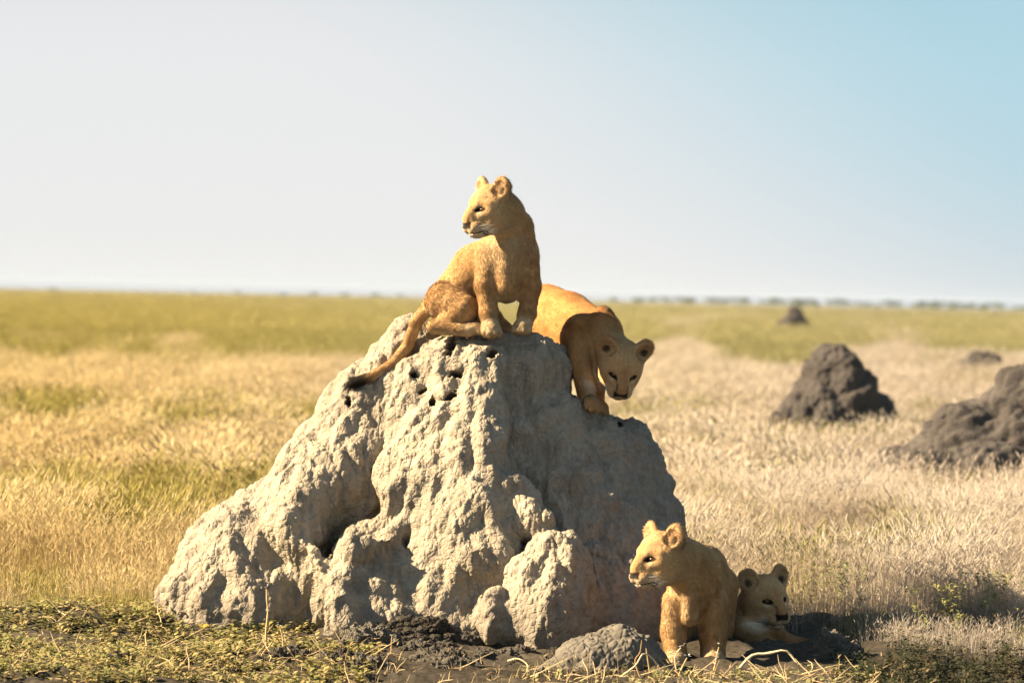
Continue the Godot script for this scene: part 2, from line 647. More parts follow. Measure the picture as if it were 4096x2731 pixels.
func build_far_mounds() -> void:
	var cone := [[Vector3(0.0, -0.5, 0), Vector3(0.0, 0.84, 0), 1.36, 0.30], [Vector3(-0.6, -0.6, 0.3), Vector3(-0.35, 0.1, 0.25), 0.55, 0.3]]
	var ridge := [[Vector3(0.2, -0.5, 0), Vector3(0.30, 1.0, 0), 1.85, 0.24], [Vector3(-0.75, -0.7, 0.3), Vector3(-0.35, 0.2, 0.25), 0.55, 0.3], [Vector3(0.0, -0.6, 0.8), Vector3(0.15, 0.1, 0.5), 0.5, 0.25]]
	var low := [[Vector3(0.0, -0.5, 0), Vector3(0.1, 0.4, 0), 1.0, 0.5], [Vector3(-0.6, -0.3, 0), Vector3(-0.5, 0.2, 0), 0.5, 0.3]]
	var rows := [
		# base point, half sizes, label, shape, seed
		[Vector3(3.451, 0.000, -20.492), Vector3(0.86, 0.93, 0.75), "grey termite mound standing alone in the pale grass right of the lions", cone, 2.0],
		[Vector3(4.027, 0.000, -10.206), Vector3(1.32, 1.16, 0.95), "large dark termite mound cut off by the right edge", ridge, 3.4],
		[Vector3(3.558, 0.000, -13.428), Vector3(0.23, 0.36, 0.25), "small dark stump of a mound left of the large cut-off mound", low, 4.1],
		[Vector3(10.102, 0.000, -57.922), Vector3(0.85, 0.62, 0.6), "low blurred grey mound behind the large cut-off mound", low, 5.2],
		[Vector3(14.269, 0.000, -156.583), Vector3(1.15, 1.15, 0.9), "small dark mound far off near the skyline", cone, 6.3],
		[Vector3(2.295, 0.000, -44.181), Vector3(0.48, 0.36, 0.4), "small blurred grey mound behind the climbing lion's ear", low, 7.7],
	]
	for i in rows.size():
		var r: Array = rows[i]
		var m := stone_mesh(r[4], 4, 0.34, Color(0.085, 0.077, 0.073), 0.2, r[3])
		var root := thing("distant_mound", r[0], r[2], "termite mound")
		var b := part("mound_body", m, mats.clay, root)
		b.scale = r[1]



# ---------------------------------------------------------------- ground
func ground_height(x: float, z: float) -> float:
	var near := smoothstep(0.4, 1.3, z)
	var h := -0.06 * near
	h -= 0.125 * exp(-pow((x - 1.35) / 0.55, 2.0) - pow((z - 0.18) / 0.45, 2.0)) * (1.0 - near * 0.5)
	var fade := smoothstep(-40.0, -6.0, z)
	h += (noise_g.get_noise_2d(x * 0.7, z * 0.7) * 0.035 + noise_g.get_noise_2d(x * 2.7 + 40.0, z * 2.7) * 0.010) * fade
	h += noise_g.get_noise_2d(x * 0.05, z * 0.05) * 0.10 * smoothstep(-8.0, -40.0, z)
	return h


func build_ground() -> void:
	var v := PackedVector3Array()
	var c := PackedColorArray()
	var ix := PackedInt32Array()
	# rows closer together near the camera, columns fanning out with the distance
	var rows := []
	var z := 10.0
	while z > -6500.0:
		rows.append(z)
		var d := 16.0 - z
		z -= 0.03 if z < 3.0 and z > -2.0 else (0.12 if z > -8.0 and z <= -2.0 else maxf(0.25, (d - 14.0) * 0.05))
	rows.append(-6500.0)
	var cols := 220
	for r in rows.size():
		var d: float = 16.0 - rows[r]
		for k in cols + 1:
			var s := 2.0 * k / cols - 1.0
			var x: float = (s * 0.45 + s * s * s * 0.55) * maxf(6.0, d * 0.9)
			var zz: float = rows[r]
			var y := ground_height(x, zz)
			if zz > -2.0 and zz < 3.0:
				y += (0.5 - noise_b.get_noise_2d(x * 14.0, zz * 14.0)) * 0.026 + heaps(Vector3(x * 5.0, 0.0, zz * 5.0)) * 0.018 + noise_a.get_noise_2d(x * 30.0, zz * 30.0) * 0.006
			v.append(Vector3(x, y, zz))
			var t := noise_c.get_noise_2d(x * 0.9, zz * 0.9)
			var soil := Color(0.062, 0.053, 0.042).lerp(Color(0.115, 0.098, 0.078), clampf(0.5 + t, 0.0, 1.0))
			var straw := Color(0.27, 0.22, 0.13).lerp(Color(0.20, 0.20, 0.08), clampf(greenness(x, zz), 0.0, 1.0))
			c.append(soil.lerp(straw, smoothstep(-0.4, -2.0, zz)))
	for r in rows.size() - 1:
		for k in cols:
			var a := r * (cols + 1) + k
			var b := a + cols + 1
			ix.append_array([a, b, a + 1, a + 1, b, b + 1])
	var n := PackedVector3Array()
	n.resize(v.size())
	for i in range(0, ix.size(), 3):
		var m := (v[ix[i + 2]] - v[ix[i]]).cross(v[ix[i + 1]] - v[ix[i]])
		if m.y < 0.0:
			m = -m
		for k in 3:
			n[ix[i + k]] += m
	for i in n.size():
		n[i] = n[i].normalized()
	var o := part("ground", arrays_mesh(v, n, c, ix), mats.soil, self)
	tag(o, "flat grassland ground with bare dark earth round the mound", "ground", "", "structure")


# 0 dry straw, 1 green: bands that run across the plain, broken up by patches.
func greenness(x: float, z: float) -> float:
	var d := 16.0 - z
	var g := 0.10
	g += 0.48 * smoothstep(29.0, 33.0, d) * smoothstep(43.0, 37.0, d)
	g += 0.40 * smoothstep(62.0, 75.0, d) * smoothstep(125.0, 100.0, d)
	g += 0.72 * smoothstep(92.0, 118.0, d)
	g += 0.70 * exp(-pow((x + 2.35) / 1.0, 2.0) - pow((z + 6.0) / 2.2, 2.0))
	g += 0.55 * exp(-pow((x + 1.5) / 0.5, 2.0) - pow((z + 4.5) / 1.4, 2.0))
	g += 0.45 * exp(-pow((x - 1.75) / 0.5, 2.0) - pow((z + 2.2) / 0.9, 2.0))
	g += 0.16 * smoothstep(0.0, -0.12, x / d)
	g += 0.75 * noise_g.get_noise_2d(x * 26.0 / d, z * 9.0 / d + d * 0.01)
	g += 0.30 * noise_g.get_noise_2d(x * 1.3 + 9.0, z * 0.8)
	return g


func build_trees() -> void:
	var leaf := crown_mesh(1)
	var leaf2 := crown_mesh(2)
	var st := SurfaceTool.new()
	st.begin(Mesh.PRIMITIVE_TRIANGLES)
	tube(st, [Vector3(0, -0.3, 0), Vector3(0.03, 0.3, 0), Vector3(0.0, 0.62, 0.02)], [0.06, 0.045, 0.02], 7, Color(0.09, 0.075, 0.06))
	st.generate_normals()
	var trunk := st.commit()
	var r := RandomNumberGenerator.new()
	r.seed = 91
	for i in 62:
		var s := i / 61.0
		# most of the far trees stand right of centre, close together; a few singles on the left
		var a := lerpf(-0.135, 0.172, pow(s, 0.5)) + r.randf_range(-0.003, 0.003)
		var d := r.randf_range(1300.0, 2300.0)
		var h := r.randf_range(2.8, 5.6) * (d / 2000.0) * (0.6 if a < 0.03 else 1.0)
		var w := h * r.randf_range(1.4, 2.6)
		var at := Vector3(a * d, 0.0, 16.0 - d)
		at.y = ground_height(at.x, at.z)
		var root := thing("distant_tree", at, "hazy blue-green bushy tree on the far skyline", "tree", "trees along the skyline")
		var t := part("trunk", trunk, mats.bark, root)
		t.scale = Vector3(h, h, h)
		var c := part("crown", leaf if i % 2 else leaf2, mats.leaf, root)
		c.scale = Vector3(w, h, w)
		c.rotation.y = r.randf() * TAU


func crown_mesh(s: int) -> ArrayMesh:
	var r := RandomNumberGenerator.new()
	r.seed = s
	var st := SurfaceTool.new()
	st.begin(Mesh.PRIMITIVE_TRIANGLES)
	for blob in 9:
		var c := Vector3(r.randf_range(-0.38, 0.38), r.randf_range(0.35, 0.82), r.randf_range(-0.38, 0.38))
		var rad := r.randf_range(0.14, 0.26)
		for k in 60:
			var u := Vector3(r.randfn(), r.randfn(), r.randfn()).normalized()
			var p := c + u * rad * pow(r.randf(), 0.4) * Vector3(1.25, 0.8, 1.25)
			var t := u.cross(Vector3(r.randfn(), r.randfn(), r.randfn())).normalized() * 0.055
			var b := u.cross(t).normalized() * 0.055
			st.set_color(Color(0.06, 0.08, 0.035) * r.randf_range(0.7, 1.4))
			st.set_normal(u)
			for q in [p - t, p + b, p + t, p - t, p + t, p - b]:
				st.add_vertex(q)
	return st.commit()


# A bent tapering stem through the points.
func tube(st: SurfaceTool, pts: Array, radii: Array, sides: int, c: Color) -> void:
	for i in pts.size() - 1:
		var a: Vector3 = pts[i]
		var b: Vector3 = pts[i + 1]
		var d0: Vector3 = (b - pts[maxi(i - 1, 0)]).normalized()
		var d1: Vector3 = (pts[mini(i + 2, pts.size() - 1)] - a).normalized()
		var up := Vector3(0.31, 0.2, 0.93).normalized()
		var u0 := d0.cross(up).normalized()
		var w0 := d0.cross(u0)
		var u1 := d1.cross(up).normalized()
		var w1 := d1.cross(u1)
		for k in sides:
			var t0 := TAU * k / sides
			var t1 := TAU * (k + 1) / sides
			var p: Vector3 = a + (u0 * cos(t0) + w0 * sin(t0)) * radii[i]
			var q: Vector3 = a + (u0 * cos(t1) + w0 * sin(t1)) * radii[i]
			var m: Vector3 = b + (u1 * cos(t0) + w1 * sin(t0)) * radii[i + 1]
			var o: Vector3 = b + (u1 * cos(t1) + w1 * sin(t1)) * radii[i + 1]
			st.set_color(c)
			for x in [p, m, q, q, m, o]:
				st.add_vertex(x)



# ---------------------------------------------------------------- lions
# A prim is [kind, a, b, ra, rb, blend, axis, widen, carve]; an ellipsoid is ["e", frame, radii, blend, carve].
func C(l: Dictionary, a: Vector3, b: Vector3, ra: float, rb: float, k := 0.03, ax := Vector3.ZERO, w := 1.0, sub := false) -> void:
	l.prims.append(["c", a, b, ra, rb, k, ax, w, sub])
	if not sub:
		l.bones.append([a, b, ra, rb])


func E(l: Dictionary, t: Transform3D, at: Vector3, radii: Vector3, k: float, turn := Vector3.ZERO, sub := false) -> void:
	var b := t.basis * Basis.from_euler(turn)
	l.prims.append(["e", Transform3D(b, t * at), radii, k, sub])


func H(l: Dictionary, t: Transform3D, a: Vector3, b: Vector3, ra: float, rb: float, k: float, sub := false) -> void:
	l.prims.append(["c", t * a, t * b, ra, rb, k, Vector3.ZERO, 1.0, sub])


# Head: nose towards +z, crown towards +y, in its own frame.
func head(l: Dictionary, at: Vector3, yaw: float, pitch: float, roll: float, s := 1.0) -> void:
	var t := Transform3D(Basis(Vector3.UP, deg_to_rad(yaw)) * Basis(Vector3.RIGHT, deg_to_rad(pitch)) * Basis(Vector3.BACK, deg_to_rad(roll)), at)
	l.head = t
	E(l, t, Vector3(0, 0.028, -0.022), Vector3(0.078, 0.076, 0.088), 0.03)
	E(l, t, Vector3(0, 0.064, 0.016), Vector3(0.056, 0.036, 0.056), 0.03)
	H(l, t, Vector3(0, 0.040, 0.050), Vector3(0, -0.010, 0.130), 0.040, 0.0265, 0.03)
	H(l, t, Vector3(-0.013, -0.020, 0.122), Vector3(0.013, -0.020, 0.122), 0.024, 0.024, 0.015)
	E(l, t, Vector3(0, -0.030, 0.146), Vector3(0.020, 0.015, 0.013), 0.012)
	for x in [-1.0, 1.0]:
		E(l, t, Vector3(0.026 * x, -0.055, 0.112), Vector3(0.033, 0.032, 0.041), 0.018)
		E(l, t, Vector3(0.058 * x, -0.018, 0.004), Vector3(0.042, 0.066, 0.064), 0.04)
		E(l, t, Vector3(0.050 * x, -0.066, 0.028), Vector3(0.034, 0.042, 0.058), 0.035)
		H(l, t, Vector3(0.028 * x, 0.046, 0.074), Vector3(0.060 * x, 0.030, 0.044), 0.016, 0.017, 0.018)
		H(l, t, Vector3(0.036 * x, -0.012, 0.084), Vector3(0.064 * x, -0.002, 0.048), 0.020, 0.020, 0.022)
		H(l, t, Vector3(0, -0.078, 0.092), Vector3(0.044 * x, -0.072, 0.010), 0.027, 0.038, 0.03)
		# eye socket, then the ears: a rounded cup opened to the front
		E(l, t, Vector3(0.041 * x, 0.0175, 0.084), Vector3(0.016, 0.0070, 0.014), 0.008, Vector3(0, 0.35 * x, 0.30 * x), true)
		var ear := Vector3(-0.16, 0.24 * x, -0.40 * x)
		E(l, t, Vector3(0.084 * x, 0.088, -0.034), Vector3(0.049, 0.056, 0.026), 0.018, ear)
		E(l, t, Vector3(0.066 * x, 0.058, -0.026), Vector3(0.042, 0.044, 0.034), 0.03)
		E(l, t, Vector3(0.087 * x, 0.095, -0.009), Vector3(0.037, 0.043, 0.024), 0.010, ear, true)
	E(l, t, Vector3(0, -0.084, 0.106), Vector3(0.027, 0.020, 0.032), 0.022)
	H(l, t, Vector3(0, -0.012, -0.030), Vector3(0, -0.045, -0.075), 0.082, 0.086, 0.05)
	# mouth line
	for x in [-1.0, 1.0]:
		H(l, t, Vector3(0.004 * x, -0.078, 0.152), Vector3(0.058 * x, -0.082, 0.078), 0.0028, 0.003, 0.006, true)
	l.boxes.append([at - Vector3.ONE * 0.20, at + Vector3.ONE * 0.20, 0.005])


# Paw: toes towards dir (level), resting at ground point at.
func paw(l: Dictionary, at: Vector3, dir: Vector3, up: Vector3, s := 1.0) -> void:
	var u := up.normalized()
	var f := (dir - u * dir.dot(u)).normalized()
	var r := u.cross(f).normalized()
	var t := Transform3D(Basis(r, u, f), at)
	E(l, t, Vector3(0, 0.030, 0.0) * s, Vector3(0.038, 0.030, 0.045) * s, 0.02)
	var xs := [-0.030, -0.010, 0.011, 0.031]
	var zs := [0.026, 0.040, 0.040, 0.024]
	for i in 4:
		H(l, t, Vector3(xs[i] * 0.85, 0.034, 0.0) * s, Vector3(xs[i], 0.019, zs[i]) * s, 0.013 * s, 0.0125 * s, 0.006)
	l.boxes.append([at + u * 0.02 - Vector3.ONE * 0.085 * s, at + u * 0.02 + Vector3.ONE * 0.085 * s, 0.005])
	l.paws.append(at + u * 0.02)


func lion(called: String, label: String, base: Vector3) -> Dictionary:
	return {"name": called, "label": label, "base": base, "prims": [], "bones": [], "boxes": [], "paws": [], "head": Transform3D(), "tail": [], "tint": Color(1, 1, 1)}


func stamp(g: Field, prims: Array) -> void:
	for p in prims:
		if p[0] == "c":
			g.cap(p[1], p[2], p[3], p[4], p[5], p[8], p[6], p[7])
		else:
			g.ell(p[1], p[2], p[3], p[4])


func shape_lion(l: Dictionary) -> void:
	var lo := Vector3.ONE * 1e9
	var hi := -lo
	for b in l.bones:
		var r := maxf(b[2], b[3]) + 0.04
		lo = lo.min(b[0].min(b[1]) - Vector3.ONE * r)
		hi = hi.max(b[0].max(b[1]) + Vector3.ONE * r)
	for b in l.boxes:
		lo = lo.min(b[0])
		hi = hi.max(b[1])
	var g := Field.new(lo, hi, 0.0105)
	stamp(g, l.prims)
	g.skin()
	var v := g.v
	var n := quad_normals(g.v, g.q)
	var q := PackedInt32Array()
	for i in range(0, g.q.size(), 4):
		var m := (g.v[g.q[i]] + g.v[g.q[i + 2]]) * 0.5
		var keep := true
		for b in l.boxes:
			var a: Vector3 = b[0] + Vector3.ONE * 0.021
			var z: Vector3 = b[1] - Vector3.ONE * 0.021
			if m.x > a.x and m.y > a.y and m.z > a.z and m.x < z.x and m.y < z.y and m.z < z.z:
				keep = false
				break
		if keep:
			q.append_array(g.q.slice(i, i + 4))
	for b in l.boxes:
		var fine := Field.new(b[0], b[1], b[2])
		stamp(fine, l.prims)
		fine.skin()
		var from := v.size()
		v.append_array(fine.v)
		n.append_array(quad_normals(fine.v, fine.q))
		for k in fine.q.size():
			q.append(fine.q[k] + from)
	var col := PackedColorArray()
	col.resize(v.size())
	var flow := PackedVector3Array()
	flow.resize(v.size())
	var len_at := PackedFloat32Array()
	len_at.resize(v.size())
	for i in v.size():
		var done := coat(l, v[i], n[i])
		col[i] = done[0]
		flow[i] = done[1]
		len_at[i] = done[2]
		var along: Vector3 = v[i] - flow[i] * (v[i].dot(flow[i]) * 0.65)
		v[i] += n[i] * (noise_a.get_noise_3dv(along * 80.0) * 0.0022 + noise_c.get_noise_3dv(v[i] * 15.0) * 0.0026)
	l.v = v
	l.n = n
	l.q = q
	l.col = col
	l.flow = flow
	l.hair = len_at


# Colour, lie of the hair and its length at a point of the skin.
func coat(l: Dictionary, p: Vector3, n: Vector3) -> Array:
	var t: Transform3D = l.head
	var h := t.affine_inverse() * p
	var hn := t.basis.inverse() * n
	var tan_c := Color(0.44, 0.265, 0.120)
	var pale := Color(0.54, 0.42, 0.26)
	var c := tan_c
	var dir := Vector3.ZERO
	var length := 0.019
	# lie of the hair along the nearest bones
	var near := 9.0
	var total := 0.0
	var nearest := Vector3.DOWN
	for b in l.bones:
		var ab: Vector3 = b[1] - b[0]
		var s := clampf((p - b[0]).dot(ab) / maxf(ab.length_squared(), 1e-6), 0.0, 1.0)
		var d: float = (p - b[0] - ab * s).length() - lerpf(b[2], b[3], s)
		var w := exp(-maxf(d, 0.0) / 0.012)
		total += w
		dir += ab.normalized() * w
		if d < near:
			near = d
			nearest = ab.normalized()
	if dir.length() < 0.45 * total:
		dir = nearest
	dir = dir.normalized() + Vector3(0.05, -0.25, 0.03)
	var mottled := noise_c.get_noise_3dv(p * 9.0)
	c = c.lerp(Color(0.29, 0.150, 0.055), clampf(0.15 + mottled * 1.1, 0.0, 0.8))
	# faint cub spots low on the body and legs
	var spot := noise_b.get_noise_3dv(p * 22.0) + 1.0
	c = c.lerp(Color(0.15, 0.068, 0.026), smoothstep(0.42, 0.20, spot) * 0.42 * smoothstep(l.spots + 0.12, l.spots - 0.08, p.y))
	# pale underside and inside
	c = c.lerp(pale, smoothstep(-0.15, -0.8, n.y) * 0.75)
	c = c.lerp(pale, smoothstep(0.20, 0.04, (p - l.bib).length()) * 0.50)
	for w in l.paws:
		c = c.lerp(pale, smoothstep(0.10, 0.05, (p - w).length()) * 0.7)
	# darker along the spine
	c = c.lerp(Color(0.22, 0.125, 0.055), smoothstep(0.72, 0.98, n.y) * 0.35)
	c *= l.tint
	if l.tail.size():
		var e: float = (p - l.tail[0]).length()
		c = c.lerp(Color(0.012, 0.009, 0.007), smoothstep(0.115, 0.06, e))
		length = lerpf(length, 0.030, smoothstep(0.10, 0.05, e))
	var r := (h - Vector3(0, -0.01, 0.02)).length()
	if r < 0.25:
		var on := smoothstep(0.225, 0.13, r) * smoothstep(-0.126, -0.104, h.y)
		var f := Color(0.44, 0.272, 0.127)
		var ax := absf(h.x)
		# forehead streaks
		f = f.lerp(Color(0.25, 0.13, 0.055), smoothstep(0.25, 0.75, sin(ax * 380.0 + h.y * 40.0) * 0.5 + 0.5 * noise_a.get_noise_3dv(h * 60.0)) * 0.40 * smoothstep(0.035, 0.07, h.y) * smoothstep(0.055, 0.03, ax) * smoothstep(-0.04, 0.0, h.z))
		# bridge of the nose a little redder, muzzle and chin pale
		f = f.lerp(Color(0.30, 0.145, 0.058), smoothstep(0.03, 0.01, ax) * smoothstep(0.06, 0.09, h.z) * smoothstep(-0.04, -0.01, h.y) * 0.6)
		f = f.lerp(Color(0.48, 0.38, 0.25), smoothstep(-0.035, -0.06, h.y) * smoothstep(0.07, 0.11, h.z) * 0.7)
		f = f.lerp(Color(0.66, 0.60, 0.49), smoothstep(-0.076, -0.088, h.y) * smoothstep(0.03, 0.07, h.z))
		f = f.lerp(Color(0.46, 0.34, 0.20), smoothstep(-0.07, -0.11, h.y) * 0.7)
		# dark whisker rows and mouth corner
		f = f.lerp(Color(0.060, 0.034, 0.020), smoothstep(0.3, 0.75, sin(h.y * 560.0)) * smoothstep(0.2, 0.7, sin(h.z * 500.0)) * 0.5 * smoothstep(0.018, 0.030, ax) * smoothstep(0.09, 0.105, h.z) * smoothstep(-0.076, -0.068, h.y) * smoothstep(-0.034, -0.044, h.y))
		var lip := absf(h.y + 0.0800) / 0.006
		f = f.lerp(Color(0.028, 0.018, 0.013), smoothstep(1.0, 0.3, lip) * smoothstep(0.06, 0.085, h.z) * 0.85)
		f = f.lerp(Color(0.028, 0.018, 0.013), smoothstep(0.026, 0.012, (Vector3(ax, h.y, h.z) - Vector3(0.045, -0.086, 0.080)).length()) * 0.8)
		# light patches above and below the eye, dark rim and tear line
		var e := Vector3(ax, h.y, h.z) - Vector3(0.041, 0.0175, 0.080)
		f = f.lerp(Color(0.58, 0.47, 0.32), smoothstep(0.022, 0.010, (e - Vector3(0.002, -0.021, 0.004)).length()) * 0.8)
		f = f.lerp(Color(0.50, 0.39, 0.25), smoothstep(0.015, 0.006, (e - Vector3(-0.008, 0.021, 0.004)).length()) * 0.5)
		f = f.lerp(Color(0.014, 0.009, 0.007), smoothstep(1.35, 0.95, (e * Vector3(0.040, 0.098, 0.033) * 1000.0).length()))
		var tear := absf(ax - lerpf(0.030, 0.025, smoothstep(0.085, 0.12, h.z)))
		f = f.lerp(Color(0.060, 0.034, 0.020), smoothstep(0.007, 0.002, tear) * smoothstep(0.016, 0.008, h.y) * smoothstep(-0.04, -0.02, h.y) * smoothstep(0.078, 0.086, h.z) * 0.7)
		# ears: black backs, pale inner fringe, dark hollow
		var q := Vector3(ax, h.y, h.z) - Vector3(0.084, 0.088, -0.034)
		if q.length() < 0.085 and h.y > 0.055:
			if hn.z < 0.02:
				f = f.lerp(Color(0.010, 0.009, 0.008), smoothstep(0.02, -0.25, hn.z) * smoothstep(0.062, 0.080, h.y) * smoothstep(0.045, 0.06, ax) * 0.95)
			else:
				f = f.lerp(Color(0.46, 0.29, 0.16), 0.5 * smoothstep(0.05, 0.065, ax))
				f = f.lerp(Color(0.018, 0.011, 0.008), smoothstep(0.028, 0.012, (q - Vector3(0.004, -0.014, 0.006)).length()) * 0.9)
		# nose pad
		f = f.lerp(Color(0.016, 0.011, 0.010), smoothstep(0.120, 0.128, h.z) * smoothstep(-0.060, -0.052, h.y) * smoothstep(-0.020, -0.027, h.y) * smoothstep(0.038, 0.031, ax))
		c = c.lerp(f, on)
		var back := (t.basis * Vector3(h.x * 4.0, h.y * 2.0, -0.10)).normalized()
		dir = dir.normalized().lerp(back, on)
		length = lerpf(length, 0.006, smoothstep(0.19, 0.14, r) * smoothstep(-0.02, 0.05, h.z))
		if h.y < -0.09:
			length = maxf(length, 0.012)
	dir = (dir - n * dir.dot(n)).normalized()
	var along := p - dir * (p.dot(dir) * 0.7)
	c *= 1.0 + 0.26 * noise_a.get_noise_3dv(along * 85.0) + 0.16 * noise_c.get_noise_3dv(along * 26.0)
	c.a = 1.0
	return [c, dir, length]


func finish_lion(l: Dictionary, hairs: int) -> void:
	var base: Vector3 = l.base
	var root := thing(l.name, base, l.label, "lion", "young lions at the termite mound")
	var v: PackedVector3Array = l.v
	for i in v.size():
		v[i] -= base
	l.v = v
	part("body", arrays_mesh(v, l.n, l.col, triangles(l.q)), mats.coat, root)
	# short hair, longer at the throat and the tail tuft
	var r := RandomNumberGenerator.new()
	r.seed = 400 + hash(l.name) % 97
	var q: PackedInt32Array = l.q
	var area := 0.0
	var sums := PackedFloat32Array()
	for i in range(0, q.size(), 4):
		area += (v[q[i + 2]] - v[q[i]]).cross(v[q[i + 3]] - v[q[i + 1]]).length() * 0.5
		sums.append(area)
	var hv := PackedVector3Array()
	var hn := PackedVector3Array()
	var hc := PackedColorArray()
	for k in hairs:
		var i := sums.bsearch(r.randf() * area) * 4
		if i >= q.size():
			continue
		var a := r.randf()
		var b := r.randf()
		var p := v[q[i]].lerp(v[q[i + 1]], a).lerp(v[q[i + 3]].lerp(v[q[i + 2]], a), b)
		var n: Vector3 = l.n[q[i]].lerp(l.n[q[i + 2]], (a + b) * 0.5).normalized()
		var f: Vector3 = l.flow[q[i]]
		var c: Color = l.col[q[i]].lerp(l.col[q[i + 2]], (a + b) * 0.5)
		var s: float = l.hair[q[i]] * r.randf_range(0.6, 1.3)
		var side := n.cross(f).normalized()
		f = (f + side * r.randf_range(-0.35, 0.35) + n * r.randf_range(0.06, 0.42)).normalized()
		side *= 0.0012
		var tint := r.randf_range(0.72, 1.28)
		c = Color(c.r * tint, c.g * tint, c.b * tint)
		p -= n * 0.001
		if side.cross(f).dot(n) < 0.0:
			side = -side
		hv.append_array([p - side, p + f * s, p + side])
		var m := (n + f * 0.25).normalized()
		hn.append_array([m, m, m])
		hc.append_array([c, c, c])
	var ix := PackedInt32Array(range(hv.size()))
	part("fur", arrays_mesh(hv, hn, hc, ix), mats.hair, root).set_meta("kind", "stuff")
	# eyes, nose and whiskers
	var t: Transform3D = l.head
	t.origin -= base
	var ball := SphereMesh.new()
	ball.radius = 0.0100
	ball.height = 0.020
	ball.radial_segments = 16
	ball.rings = 8
	var dot := SphereMesh.new()
	dot.radius = 0.0058
	dot.height = 0.0116
	dot.radial_segments = 12
	dot.rings = 6
	for x in [-1.0, 1.0]:
		var e := part("eye", ball, mats.eyeball, root)
		e.transform = t * Transform3D(Basis(Vector3.UP, 0.35 * x), Vector3(0.0400 * x, 0.0150, 0.0735))
		var d := part("pupil", dot, mats.pupil, e)
		d.position = Vector3(0, 0, 0.0054)
	var st := SurfaceTool.new()
	st.begin(Mesh.PRIMITIVE_TRIANGLES)
	for x in [-1.0, 1.0]:
		for k in 9:
			var a := Vector3(0.052 * x, -0.048 - 0.009 * (k % 3), 0.120 - 0.009 * (k / 3))
			var o := Vector3(0.05 * x, -0.016 - 0.012 * (k % 3), -0.03 - 0.008 * (k / 3))
			tube(st, [a, a + o * 0.5 + Vector3(0, 0.003, 0), a + o], [0.0006, 0.0005, 0.0002], 3, Color(0.85, 0.82, 0.75))
	st.generate_normals()
	var w := part("whiskers", st.commit(), mats.hair, root)
	w.transform = t
	w.set_meta("kind", "stuff")


